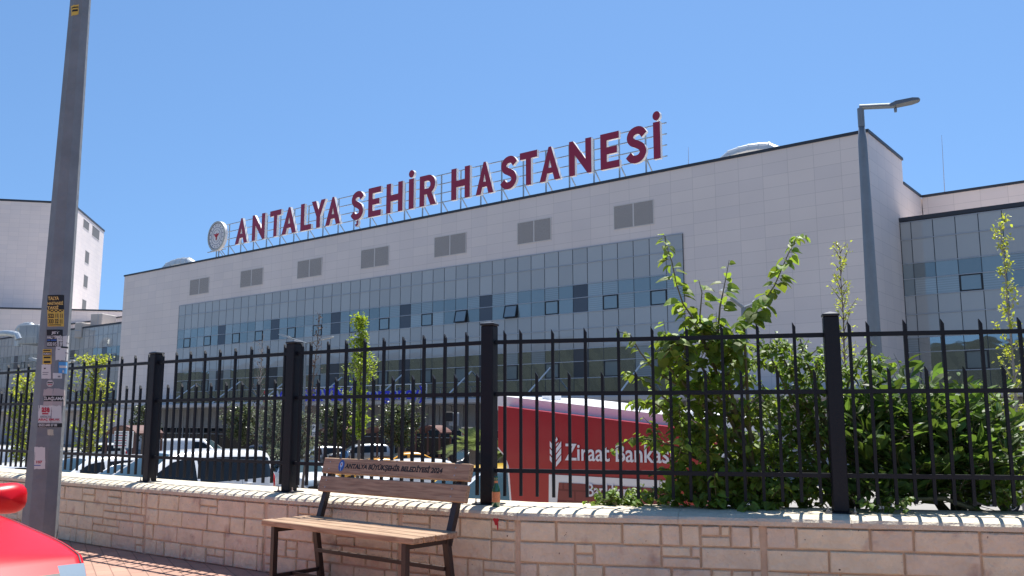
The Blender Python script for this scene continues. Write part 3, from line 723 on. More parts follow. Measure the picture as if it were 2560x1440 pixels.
# ================================================================== FENCE
M_fence = mat('fence_paint', (.005, .007, .012), .5, bump=.15, bscale=90, spec=.3)
M_cap2 = mat('post_cap_plastic', (.012, .014, .02), .4); M_bolt = mat('zinc_bolt', (.45, .43, .4), .4, .8)
FL = offs(WALL, .27)
def fence_at(px):
    r_ = ray(px, 1240); k = r_.x / r_.y
    for a, b in zip(FL[:-1], FL[1:]):
        fa = a.x - k * a.y; fb = b.x - k * b.y
        if fa * fb <= 0: t = fa / (fa - fb); return Vector((a.x + (b.x - a.x) * t, a.y + (b.y - a.y) * t, 0))
PS = [fence_at(p) for p in (371, 722, 1222, 2100)]
PS = [fence_at(86)] + PS
dl_ = (PS[0] - PS[1]); PS = [PS[0] + dl_ * 2, PS[0] + dl_] + PS + [PS[-1] + Vector((2.42, -.5, 0))]
F_ = empty('metal_fence', (PS[3].x, PS[3].y, ZC), 0, 'black steel fence of long and short pointed pickets on top of the stone wall', 'fence')
def unit(v): return Vector((v.x, v.y, 0)).normalized()
pm = MB(); pm.cbox((-.052, -.052, .008), (.052, .052, 1.335), .006); pm_me = None
cm = MB(); cm.cbox((-.058, -.058, 1.336), (.058, .058, 1.352), .004); cm.add([(-.058, -.058, 1.352), (.058, -.058, 1.352), (.058, .058, 1.352), (-.058, .058, 1.352), (0, 0, 1.372)], [(0, 1, 4), (1, 2, 4), (2, 3, 4), (3, 0, 4)])
bm_ = MB(); bm_.cbox((-.11, -.08, 0), (.11, .08, .009), .003)
bo = MB(); bo.lathe([(.011, .009), (.011, .02), (.005, .021), (.005, .045)], 8)
def place_local(o, P, ang): o.location = P; o.rotation_euler = (0, 0, ang)
protos = {}
def inst(mbd, nm, m, parent, P, ang=0):
    if nm not in protos:
        o = mbd.build(nm, m); protos[nm] = o.data
    else: o = bpy.data.objects.new(nm, protos[nm]); col.objects.link(o)
    o.parent = parent; o.location = P; o.rotation_euler = (0, 0, ang); return o
F0 = Vector((PS[3].x, PS[3].y, ZC))
for i, p in enumerate(PS):
    d = unit(PS[min(i + 1, len(PS) - 1)] - PS[max(i - 1, 0)]); ang = math.atan2(d.y, d.x)
    if i == 4: d = unit(PS[5] - PS[4]); ang = math.atan2(d.y, d.x)
    po = inst(pm, 'post', M_fence, F_, Vector((p.x, p.y, ZC)) - F0, ang)
    if i >= 5: po.scale = (1, 1, 1.03)
    inst(cm, 'post_cap', M_cap2, po, (0, 0, 0)); inst(bm_, 'base_plate', M_fence, po, (0, 0, 0))
    for sx in (-1, 1): inst(bo, 'bolt', M_bolt, po, (sx * .088, -.045, 0))
RZs = [(1.905, .04), (1.50, .032), (.915, .04)]
def picket_mesh(h):
    m = MB(); w = .0108; zb, zt = .0, h
    m.add([(-w, -w, zb), (w, -w, zb), (w, w, zb), (-w, w, zb), (-w, -w, zt), (w, -w, zt - .035), (w, w, zt - .035), (-w, w, zt)], [(0, 3, 2, 1), (4, 5, 6, 7), (0, 1, 5, 4), (1, 2, 6, 5), (2, 3, 7, 6), (3, 0, 4, 7)])
    return m
TALL = picket_mesh(1.275); SHORT = picket_mesh(.945)
for i in range(1, len(PS) - 1):
    a, b = PS[i], PS[i + 1]; d = unit(b - a); L = (b - a).length; ang = math.atan2(d.y, d.x); n2 = Vector((-d.y, d.x, 0))
    for z, h in RZs:
        mb = MB(); mb.bar(a + d * .053 + Vector((0, 0, z)), b - d * .053 + Vector((0, 0, z)), .028, .031); r_ = mb.build('rail', M_fence, F_)
    n = 19 if i >= 4 else 17
    for k in range(n):
        P = a + d * (L * (k + 1) / (n + 1)); tall = (k == 0 or k % 2 == 1) if i >= 4 else k % 2 == 0
        P = Vector((P.x, P.y, .725 + rnd.uniform(-.004, .004))) - F0 - n2 * .0005
        inst(TALL if tall else SHORT, 'picket' if tall else 'short_picket', M_fence, F_, P, ang + rnd.uniform(-.02, .02))

# ================================================================== STREET POLE WITH STICKERS
M_galv = mat('pole_steel', (.19, .205, .22), .6, .15, bump=.4, bscale=14, var=.38, vscale=3)
PC = Vector((-4.665, 8.95, 0)); PH = 9.2
def pr_(z): return .168 - .0115 * z
P_ = empty('street_pole', PC, 0, 'tall grey eight-sided steel pole at the left, covered in torn stickers', 'pole')
A0 = math.atan2(-PC.y, -PC.x); OA = rad(-9)
mb = MB(); N8 = 8
def octr(th, z):
    s_ = math.pi / 4; q = ((th + OA) % s_) - s_ / 2; return pr_(z) * math.cos(s_ / 2) / math.cos(q)
zs_ = [0, .015, .016, 1.0, 1.001, 3, 6, PH]
vs = []
for z in zs_:
    for k in range(N8):
        th = k * math.pi / 4 - OA; R1 = pr_(z) + (.06 if z < .0155 else (.0015 if z <= 1.0 else 0)); vs.append((PC.x + R1 * math.cos(A0 + th), PC.y + R1 * math.sin(A0 + th), z + .002))
mb.add(vs, [(i * 8 + k, i * 8 + (k + 1) % 8, (i + 1) * 8 + (k + 1) % 8, (i + 1) * 8 + k) for i in range(len(zs_) - 1) for k in range(8)])
mb.build('shaft', M_galv, P_)
mb = MB(); mb.tube([PC + Vector((0, 0, PH)), PC + Vector((0, 0, PH + .5)), PC + Vector((-.6, -1.2, PH + .9))], .045, 8); arm_ = mb.build('arm', M_galv, P_)
mb = MB(); mb.cbox((-.15, -.35, -.05), (.15, .35, .05), .03, M=Matrix.Translation(PC + Vector((-.75, -1.5, PH + .95))) @ Matrix.Rotation(-.4, 4, 'Z')); mb.build('lamp_head', M_galv, P_)
_edge = lambda py: ((1280 + FPX * PC.x / 8.95) , 0)
def pole_uv(px, py):
    """pixel -> (angle from the camera facing direction, height) on the shaft"""
    k = ray(px, py); P = onpl(px, py, PC, Vector((-PC.x, -PC.y, 0)).normalized()); z = P.z
    t = Vector((math.cos(A0 + math.pi / 2), math.sin(A0 + math.pi / 2), 0)); u = (P - PC).dot(t)
    R1 = pr_(z); return math.asin(max(-.98, min(.98, u / R1))), CH + (z - CH) * (8.95 - .15) / 8.95
def wrap(th, z, e=0): R1 = octr(th, z) + e; return (PC.x + R1 * math.cos(A0 + th), PC.y + R1 * math.sin(A0 + th), z)
def flat(name, c, r=.6): return mat(name, c, r)
INK = {'k': flat('ink_black', (.01, .01, .012)), 'w': flat('paper_white', (.62, .60, .58)), 'y': flat('taxi_yellow_paper', (.62, .40, .07)), 'o': flat('ink_amber', (.75, .48, .14)), 'r': flat('ink_red', (.45, .02, .05)),
       'b': flat('blue_paper', (.08, .30, .60)), 'g': flat('ink_grey', (.18, .18, .2)), 'p': flat('old_paper', (.42, .36, .35)), 'c': flat('cream_paper', (.5, .46, .36)), 'n': flat('ink_blue', (.03, .10, .35))}
def patch(x0, y0, x1, y1, c, e, parent, name, tear=0, skew=0):
    mb = MB(); nx, ny = 10, 6; vs = []
    for j in range(ny + 1):
        for i in range(nx + 1):
            px = x0 + (x1 - x0) * i / nx; py = y0 + (y1 - y0) * j / ny + skew * i / nx
            if tear and j in (0, ny): py += rnd.uniform(-tear, tear)
            if tear and i in (0, nx): px += rnd.uniform(-tear, tear) * .5
            th, z = pole_uv(px, py); vs.append(wrap(th, z, e))
    mb.add(vs, [(j * (nx + 1) + i, j * (nx + 1) + i + 1, (j + 1) * (nx + 1) + i + 1, (j + 1) * (nx + 1) + i) for j in range(ny) for i in range(nx)])
    o = mb.build(name, INK[c], P_)
    if parent: o.parent = parent; o.matrix_parent_inverse = Matrix.Identity(4)
    return o
def ptext(body, x0, y0, x1, y1, c, parent, e=.006, bold=.03, skew=0):
    vs, fs = text_mesh(body, 0, bold); a0, a1 = min(v.x for v in vs), max(v.x for v in vs); b0, b1 = min(v.y for v in vs), max(v.y for v in vs)
    out = []
    for v in vs:
        u = (v.x - a0) / (a1 - a0); th, z = pole_uv(x0 + (x1 - x0) * u, y1 + (y0 - y1) * (v.y - b0) / (b1 - b0) + skew * u); out.append(wrap(th, z, e))
    mb = MB(); mb.add(out, fs); o = mb.build('lettering', INK[c], P_); o.parent = parent; o.matrix_parent_inverse = Matrix.Identity(4); return o
def sticker(x0, y0, x1, y1, c, items=(), tear=0, label=None, skew=0):
    s_ = patch(x0, y0, x1, y1, c, .003, None, 'sticker', tear, skew)
    if label: s_['label'] = label
    for it in items:
        if it[0] == 'p': patch(*it[1:6], .0045, s_, 'print')
        else: ptext(it[1], it[2], it[3], it[4], it[5], it[6], s_)
    return s_
sticker(119, 737, 161, 815, 'y', [('p', 119, 736, 161, 773, 'k'), ('t', 'TALYA', 121, 740, 147, 749, 'o'), ('t', 'HASTANESİ', 120, 751, 158, 761, 'o'), ('t', 'TAKSİ', 119, 762, 146, 772, 'o')]
        + [('p', 122 + k * 5.2, 774 + (k % 2) * 2.6, 127 + k * 5.2, 776.8 + (k % 2) * 2.6, 'k') for k in range(7)] + [('t', '522 11 11', 121, 783, 157, 794, 'k'), ('t', '333 32 11', 121, 797, 156, 808, 'k'), ('p', 121, 810.5, 153, 812.5, 'k')], label='yellow and black taxi sticker')
sticker(117, 823, 158, 866, 'k', [('t', 'JET', 128, 828, 148, 836, 'w'), ('t', 'HALI YIKAMA', 118, 838, 157, 846.5, 'w'), ('p', 118, 848, 125, 851.5, 'n'), ('p', 127, 848, 141, 851.5, 'n'), ('p', 143, 848, 157, 851.5, 'w'), ('t', '0532 015 21 07', 118, 855, 157, 864, 'w')], label='black carpet washing sticker')
sticker(139, 838, 178, 900, 'w', [('p', 153, 865, 172, 869, 'k'), ('p', 144, 872, 150, 874, 'g'), ('p', 165, 855, 174, 857, 'g'), ('p', 163, 880, 173, 882, 'g')], tear=2, label='torn white paper with dark smudges')
sticker(107, 872, 129, 910, 'y', [('p', 109, 880, 128, 888, 'k'), ('p', 109, 874, 126, 877, 'k'), ('p', 110, 891, 126, 895, 'k'), ('p', 110, 902, 126, 907, 'k'), ('t', 'HURDACI', 110, 881.5, 127, 886.5, 'w')], label='small yellow sticker with black bars')
sticker(104, 911, 127, 946, 'w', [('p', 107, 930, 121, 931.5, 'g'), ('p', 107, 935, 119, 936.5, 'g'), ('p', 110, 919, 114, 922, 'k')], tear=1)
sticker(147, 904, 171, 933, 'b', [('p', 149, 913, 168, 919, 'w'), ('t', 'i', 156, 924, 160, 931, 'w')], label='light blue square sticker')
sticker(132, 932, 156, 946, 'w', [('p', 145, 939, 152, 943, 'g')])
s_ = sticker(108, 972, 165, 1015, 'p', [('p', 109, 989, 161, 1003, 'k'), ('t', 'İLAÇLAMA', 110, 989.5, 160, 1002, 'w')], tear=2, label='faded paper with the word İLAÇLAMA on a black band')
s_ = sticker(96, 1013, 154, 1068, 'w', [('p', 95, 1058, 154, 1068, 'k'), ('t', 'ase', 104, 1018, 124, 1031, 'r'), ('p', 105, 1032.5, 121, 1036, 'r'), ('t', 'ANTALYA', 100, 1039, 127, 1044.5, 'g'), ('t', 'ARAÇ EMLAK', 96, 1046, 150, 1053, 'r'), ('p', 97, 1055, 149, 1056, 'g'), ('t', '0532 640 07 08', 97, 1059.5, 143, 1066, 'w')], tear=.6, label='white estate agent sticker with red letters')
sticker(119, 1074, 134, 1088, 'c', tear=1)
sticker(86, 1118, 113, 1173, 'w', [('t', '107', 91, 1152, 105, 1159, 'r'), ('p', 86, 1163, 101, 1165, 'n')], tear=1)
sticker(178, 4, 197, 30, 'y', [('p', 180, 9, 196, 12, 'k'), ('p', 181, 16, 195, 21, 'k')], tear=1)
# round sticker
th0, z0 = pole_uv(125, 958); mb = MB(); R0 = .033
def dpatch(r, e, nm, c, par):
    mb = MB(); vs = [wrap(th0, z0, e)] + [wrap(th0 + r * math.cos(a) / .16, z0 + r * math.sin(a), e) for a in [2 * math.pi * k / 24 for k in range(24)]]
    mb.add(vs, [(0, 1 + k, 1 + (k + 1) % 24) for k in range(24)]); o = mb.build(nm, INK[c], P_)
    if par: o.parent = par; o.matrix_parent_inverse = Matrix.Identity(4)
    return o
sr = dpatch(.034, .003, 'sticker', 'w', None); dpatch(.028, .004, 'print', 'k', sr); dpatch(.025, .005, 'print', 'w', sr)
patch(119, 955, 131, 958, 'k', .0065, sr, 'print'); patch(120, 960, 130, 962, 'r', .0065, sr, 'print')
E0 = None

# ================================================================== BENCH
M_wood = wood_mat('bench_wood', (.44, .29, .18), (.26, .155, .09)); M_bfr = mat('bench_steel', (.035, .022, .018), .45, spec=.5, var=.2, vscale=10)
ZS = .53
A_ = gz(1035, 1345, ZS); B_ = gz(646, 1304, ZS); C_ = gz(1157, 1331, ZS)
bx = Matrix.Rotation(rad(-4), 3, 'Z') @ Vector(((B_ - A_).x, (B_ - A_).y, 0)); BL = bx.length * 1.055; B_ = A_ + bx * 1.055; bx.normalize(); by = Vector((bx.y, -bx.x, 0))
if by.dot(C_ - A_) < 0: by = -by
BD = abs((C_ - A_).dot(by)) * 1.06; B_ = B_ - by * .02
ang = math.atan2(-bx.y, -bx.x)   # local +x runs from the far-left end to the right end
BN = empty('park_bench', (B_.x, B_.y, 0), ang, 'wooden slatted bench with dark steel frame and lettering on its top backrest slat', 'bench')
# local: x 0..BL, y 0(front)..BD(back)
sgn = 1 if (Matrix.Rotation(ang, 3, 'Z') @ Vector((0, 1, 0))).dot(by) > 0 else -1
print('BENCH', BL, BD, sgn)
n = 4; sw = (BD - .012 * (n - 1)) / n
for k in range(n):
    mb = MB(); y0 = k * (sw + .012); mb.cbox((rnd.uniform(-.008, .008), y0, ZS - .042), (BL + rnd.uniform(-.008, .008), y0 + sw, ZS), .005); o = mb.build('seat_slat', M_wood, BN, local=True)
lean = rad(14)
def backM(z): return Matrix.Translation((0, BD + .005 + .03, ZS + .02)) @ Matrix.Rotation(-lean, 4, 'X') @ Matrix.Translation((0, 0, z))
slats = []
for z0, z1 in ((.17, .295), (.32, .445)):
    mb = MB(); mb.cbox((.06, -.045, 0), (BL + .02, -.002, z1 - z0), .006, M=backM(z0)); o = mb.build('backrest_slat', M_wood, BN, local=True); slats.append(o)
    mb = MB()
    for x in (.13, BL - .13):
        for zz in (.03, .09): mb.lathe([(.006, 0), (.006, .003), (.002, .004)], 8); 
    mb = MB()
    for x in (.15, BL - .12):
        for zz in (.035, .09):
            M = backM(z0) @ Matrix.Translation((x, -.0452, zz)) @ Matrix.Rotation(rad(90), 4, 'X'); l = MB(); l.lathe([(.007, -.001), (.007, .002), (.003, .003)], 8); mb.add([M @ Vector(v) for v in l.v], l.f)
    s2 = mb.build('screw', M_bolt, None); s2.parent = o
legs_x = (.12, BL - .10)
for x in legs_x:
    mb = MB(); mb.box((x - .02, .02, 0), (x + .02, .06, ZS - .0425)); mb.build('leg', M_bfr, BN, local=True)
    mb = MB(); mb.bar((x, BD + .06, 0), (x, BD - .02, ZS - .05), .04, .05, up=(1, 0, 0)); mb.build('leg', M_bfr, BN, local=True)
    mb = MB(); mb.bar((x, BD - .005, ZS - .10), backM(.455) @ Vector((x, .022, 0)), .04, .05, up=(1, 0, 0)); mb.build('back_support', M_bfr, BN, local=True)
    mb = MB(); mb.box((x - .018, .061, ZS - .085), (x + .018, BD - .02, ZS - .0435)); mb.build('side_rail', M_bfr, BN, local=True)
    mb = MB(); mb.box((x - .014, .061, .10), (x + .014, BD + .015, .128)); mb.build('side_stretcher', M_bfr, BN, local=True)
mb = MB(); mb.box((legs_x[0] + .015, BD * .45, .101), (legs_x[1] - .015, BD * .45 + .028, .127)); mb.build('stretcher', M_bfr, BN, local=True)
mb = MB(); mb.box((legs_x[0] + .021, BD - .02, .255), (legs_x[1] - .021, BD + .008, .283)); mb.build('stretcher', M_bfr, BN, local=True)
vs, fs = text_mesh('ANTALYA BÜYÜKŞEHİR BELEDİYESİ 2024', 0, .04, .12); vs = fit(vs, BL * .65, .062)
M = backM(.32) @ Matrix.Translation((BL * .205, -.0462, .034)) @ Matrix.Rotation(rad(90), 4, 'X'); mb = MB(); mb.add([M @ v for v in vs], fs); o = mb.build('lettering', INK['k'], None); o.parent = slats[1]
def bdisc(rx, ry, m, e, nm, cx=.30, cz=.064, a0=0, n=28):
    M = backM(.32) @ Matrix.Translation((cx, -.0455 - e, cz)); mb = MB(); mb.add([M @ Vector((0, 0, 0))] + [M @ Vector((rx * math.cos(2 * math.pi * k / n), 0, ry * math.sin(2 * math.pi * k / n))) for k in range(n)], [(0, 1 + k, 1 + (k + 1) % n) for k in range(n)])
    o = mb.build(nm, m, None); o.parent = slats[1]
bdisc(.036, .046, mat('enamel_blue', (.015, .10, .42), .4), .001, 'badge'); bdisc(.017, .022, mat('badge_pale', (.45, .62, .8), .5), .002, 'badge_burst', cz=.072); bdisc(.006, .008, M_red, .003, 'badge_dot', cz=.074)
M2 = backM(.32) @ Matrix.Translation((.30, -.0478, .035)); mb = MB(); mb.add([M2 @ Vector(v) for v in ((-.004, 0, -.012), (.004, 0, -.012), (.003, 0, .02), (-.003, 0, .02))], [(0, 1, 2, 3)]); o = mb.build('badge_stem', MATS['badge_pale'], None); o.parent = slats[1]

# ================================================================== BOTTLE
bp = gz(1240, 1267, ZC); BO = empty('beer_bottle', (bp.x, bp.y, ZC), 0, 'green glass bottle with an orange label standing on the wall beside a fence post', 'bottle')
M_bg = mat('green_glass', (.01, .09, .035), .06, spec=.8, coat=.6)
mb = MB(); mb.lathe([(.026, 0), (.030, .004), (.030, .115), (.027, .135), (.0145, .168), (.012, .205), (.0135, .208), (.0135, .222), (.011, .224)], 20); mb.build('glass', M_bg, BO, smooth=True, local=True)
mb = MB(); mb.lathe([(.0305, .035), (.0308, .04), (.0308, .105), (.0305, .11)], 20); mb.build('label', mat('orange_label', (.55, .20, .09), .5, var=.5, vscale=60), BO, local=True)
mb = MB(); mb.lathe([(.0142, .172), (.0138, .19)], 16); mb.build('neck_label', MATS['orange_label'], BO, local=True)
mb = MB(); 
sx_ = gz(1240, 1292, .55)
for i in range(len(WALL) - 1):
    pass
def wall_pt(px, z, off=0):
    k = ray(px, 1300); k = k.x / k.y
    FW = offs(WALL, -.012 - off)
    for a, b in zip(FW[:-1], FW[1:]):
        fa = a.x - k * a.y; fb = b.x - k * b.y
        if fa * fb <= 0: t = fa / (fa - fb); q = a.lerp(b, t); return Vector((q.x, q.y, z)), unit(Vector((b.x - a.x, b.y - a.y, 0)))
P, D = wall_pt(1240, .575)
mb = MB(); vs = [P]
for k in range(18):
    a = 2 * math.pi * k / 18; r_ = .022 * (1 + .25 * math.sin(3 * a)); vs.append(P + D * r_ * math.cos(a) + Vector((0, 0, r_ * math.sin(a) * (1 if math.sin(a) > 0 else 1.2))))
mb.add(vs, [(0, 1 + k, 1 + (k + 1) % 18) for k in range(18)]); mb.add([P + D * .005 + Vector((0, 0, -.01)), P + D * .018 + Vector((0, 0, -.01)), P + D * .02 + Vector((0, 0, -.055)), P + D * .012 + Vector((0, 0, -.07))], [(0, 1, 2, 3)])
mb.build('paint_splash', M_red, W_)

# ================================================================== BANK KIOSK
KA = atY(1245, 1060, 11.6); KA.z = 0
def kz(px, py, off=0):
    P = onpl(px, py, KA + NF * off, NF); d = P - KA; return -d.dot(E_), P.z
KG = -.97
KI = empty('bank_kiosk', (KA.x, KA.y, KG), RZ, 'red cash machine kiosk with white lettering, white roof and curved side, behind the fence', 'kiosk')
M_kr = mat('kiosk_red', (.36, .006, .016), .3, coat=.2, var=.04, vscale=.8); M_kw = mat('kiosk_white', (.80, .80, .80), .35, var=.04, vscale=2)
pts = [(1245, 1015), (1780, 1080), (1792, 1125), (1770, 1160), (1752, 1275), (1292, 1272), (1272, 1165), (1262, 1138), (1245, 1118)]
lp = [kz(*p) for p in pts]
lp[4] = (lp[4][0] - .05, KG); lp[5] = (lp[5][0] + .04, KG)
def prism(poly, y0, y1, name, m, par, local=True, dz=0):
    vs, fs = curve_mesh([poly], (y1 - y0) / 2); mb = MB(); mb.v = [(v.x, (y0 + y1) / 2 + v.z, v.y - KG + dz) for v in vs]; mb.f = fs; mb.m = [0] * len(fs); return mb.build(name, m, par, local=local)
prism(lp, 0, .22, 'front_panel', M_kr, KI)
ed = [lp[8], lp[7], lp[6], lp[5]]
prism([(x - .045, z) for x, z in ed] + [(x - .003, z) for x, z in ed[::-1]], .02, .2, 'edge_strip', M_kw, KI)
xr = lp[1][0]; zl_, zr_ = lp[0][1], lp[1][1]
mb = MB(); mb.cbox((.32, .24, 0), (xr - .35, 2.2, zr_ - KG - .08), .03); mb.build('body', M_kw, KI, local=True)
rf = [kz(1252, 992, -.3), kz(1262, 990, -.3), kz(1752, 1046, -.3), kz(1752, 1080, -.3), kz(1252, 1026, -.3)]
prism(rf, .225, 2.3, 'roof', M_kw, KI)
for a, b in ((1365, 1383), (1585, 1612), (1690, 1730)):
    x0, z0_ = kz(a, 1010, -.7); x1, _ = kz(b, 1010, -.7); zt_ = rf[1][1] - (x0 - rf[1][0]) * .12
    mb = MB(); mb.cbox((x0, .6, zt_ - KG - .1), (x1, .9, zt_ - KG + .07), .01); mb.build('roof_unit', M_kw, KI, local=True)
def kp(px, py): x, z = kz(px, py, .003); return Vector((x, -.004, z - KG))
def kquad(pp, name, m, par, e=0):
    mb = MB(); vs = [kp(*p) + Vector((0, -e, 0)) for p in pp]; vs[2].z = max(vs[2].z, 0.02) if pp[2][1] > 1270 else vs[2].z
    mb.add(vs + [v + Vector((0, .02, 0)) for v in vs], [(0, 1, 2, 3), (0, 4, 5, 1), (1, 5, 6, 2), (2, 6, 7, 3), (3, 7, 4, 0)]); return mb.build(name, m, par, local=True)
kquad([(1374, 1186), (1692, 1203), (1688, 1300), (1373, 1300)], 'white_panel', M_kw, KI, .014)
M_scr = brick_mat('screen_painted_reflection', (.26, .065, .06), (.22, .055, .055), (.16, .04, .04), .34, .13, .012, 'xz', .5, .25, .1, .15)  # red screen, the stone wall's reflection painted in as a brick pattern
scr = kquad([(1400, 1206), (1676, 1222), (1676, 1305), (1392, 1305)], 'screen', M_scr, KI, .024)
def ktext(body, pa, pb, hpx, m, e=.005, bold=0.0, par=KI):
    a = kp(*pa); b = kp(*pb); h = abs(kp(pa[0], pa[1] - hpx).z - a.z)
    vs, fs = text_mesh(body, .004, bold); L = (b - a).length; vs = fit(vs, L, h); X = (b - a).normalized()
    mb = MB(); mb.add([a + X * v.x + Vector((0, -e - v.z, v.y)) for v in vs], fs); o = mb.build('lettering', m, KI, local=True); return o
M_lw = mat('letter_white', (.80, .80, .84), .5)
ktext('Ziraat Bankası', (1414, 1151), (1684, 1159), 42, M_lw, .008, .012)
ktext('Bankkart', (1473, 1241), (1585, 1247), 33, M_lw, .03, .012); ktext('düşünür', (1487, 1270), (1580, 1275), 21, M_lw, .03, .0)
mb = MB()   # wheat ear of six slanted blades
def kq(ps):
    vs = [kp(*p) + Vector((0, -.012, 0)) for p in ps]; mb.add(vs, [tuple(range(len(vs)))])
for k in range(3):
    y = 1108 + k * 17; kq([(1388.5, y + 12), (1376, y - 6 + (2 if k else 0)), (1376, y + 8), (1388.5, y + 24)]); kq([(1391.5, y + 13), (1391.5, y + 25), (1404.5, y + 9), (1404.5, y - 5)])
kq([(1389, 1106), (1384, 1099), (1387, 1092), (1389.5, 1099)]); kq([(1391, 1106), (1396, 1099), (1393, 1092), (1390.5, 1099)]); kq([(1384, 1111), (1381, 1105), (1388, 1110), (1389, 1116)]); kq([(1396, 1111), (1399, 1105), (1392, 1110), (1391, 1116)])
mb.build('wheat_emblem', M_lw, KI, local=True)

# ================================================================== CARS
def paint(name, c, rough=.25, metal=0.): return mat(name, c, rough, metal, coat=.8, spec=.5)
PW = paint('white_paint', (.72, .73, .74)); PS_ = paint('silver_paint', (.42, .44, .46), .3, .6); PD = paint('dark_grey_paint', (.03, .033, .038)); PY = paint('taxi_yellow', (.80, .47, .02)); PO = paint('taxi_amber', (.78, .36, .02)); PR = mat('red_paint', (.52, .003, .010), .34, coat=.06, spec=.22)
PB = paint('blue_black_paint', (.012, .016, .03)); PGr = paint('white_paint_ambulance', (.7, .72, .7))
M_cg = mat('car_glass', (.008, .010, .012), .08, spec=.35); M_cg2 = mat('windscreen_glass', (.025, .045, .048), .07, spec=.5)
M_tyre = mat('tyre_rubber', (.015, .015, .016), .85); M_rim = mat('alloy_rim', (.35, .36, .38), .35, .7); M_blk = mat('black_plastic', (.012, .012, .014), .55)
M_hl = mat('headlight_lens', (.22, .27, .31), .08, spec=.9, coat=1.); M_tl = mat('taillight_lens', (.38, .006, .01), .15, coat=1.)
def interp(pts, x):
    if x <= pts[0][0]: return pts[0][1]
    for (a, b), (c, d) in zip(pts[:-1], pts[1:]):
        if x <= c: return b + (d - b) * (x - a) / (c - a)
    return pts[-1][1]
# profile of the top line: (x along the car / length from rear -.5 to front .5, height / total height)
CAR = {
 'hatch': dict(L=4.2, W=1.78, H=1.48, top=[(-.5, .42), (-.492, .60), (-.47, .66), (-.40, .93), (-.33, .975), (-.15, 1.0), (.02, .985), (.08, .95), (.245, .665), (.30, .64), (.43, .56), (.475, .48), (.495, .40), (.5, .33)], belt=[(-.5, .66), (.245, .60), (.5, .5)], ws=(.07, .25), rw=(-.475, -.39), sg=(-.38, .23), bp=-.03),
 'sedan': dict(L=4.5, W=1.78, H=1.44, top=[(-.5, .42), (-.492, .64), (-.47, .71), (-.36, .725), (-.24, .93), (-.17, .985), (-.08, 1.0), (.02, .985), (.07, .95), (.225, .665), (.28, .645), (.42, .57), (.475, .48), (.495, .40), (.5, .33)], belt=[(-.5, .70), (-.36, .67), (.225, .61), (.5, .5)], ws=(.06, .23), rw=(-.36, -.23), sg=(-.30, .21), bp=-.03),
 'suv': dict(L=4.4, W=1.84, H=1.64, top=[(-.5, .42), (-.492, .62), (-.475, .68), (-.42, .94), (-.36, .975), (-.15, 1.0), (.02, .985), (.08, .95), (.22, .69), (.28, .665), (.43, .60), (.475, .52), (.495, .42), (.5, .33)], belt=[(-.5, .66), (.22, .62), (.5, .54)], ws=(.07, .225), rw=(-.478, -.41), sg=(-.40, .21), bp=-.03),
 'mpv': dict(L=4.4, W=1.8, H=1.78, top=[(-.5, .40), (-.495, .62), (-.488, .68), (-.47, .93), (-.43, .975), (-.15, 1.0), (.05, .985), (.12, .95), (.30, .64), (.34, .61), (.44, .54), (.475, .46), (.495, .38), (.5, .3)], belt=[(-.5, .62), (.3, .56), (.5, .46)], ws=(.11, .305), rw=(-.488, -.46), sg=(-.45, .28), bp=-.01),
 'van': dict(L=5.0, W=1.92, H=1.95, top=[(-.5, .40), (-.497, .70), (-.49, .95), (-.46, .985), (-.15, 1.0), (.12, .985), (.18, .95), (.34, .62), (.38, .585), (.45, .52), (.48, .44), (.497, .36), (.5, .3)], belt=[(-.5, .58), (.34, .54), (.5, .44)], ws=(.17, .345), rw=(-2, -2), sg=(.03, .31), bp=2),
}
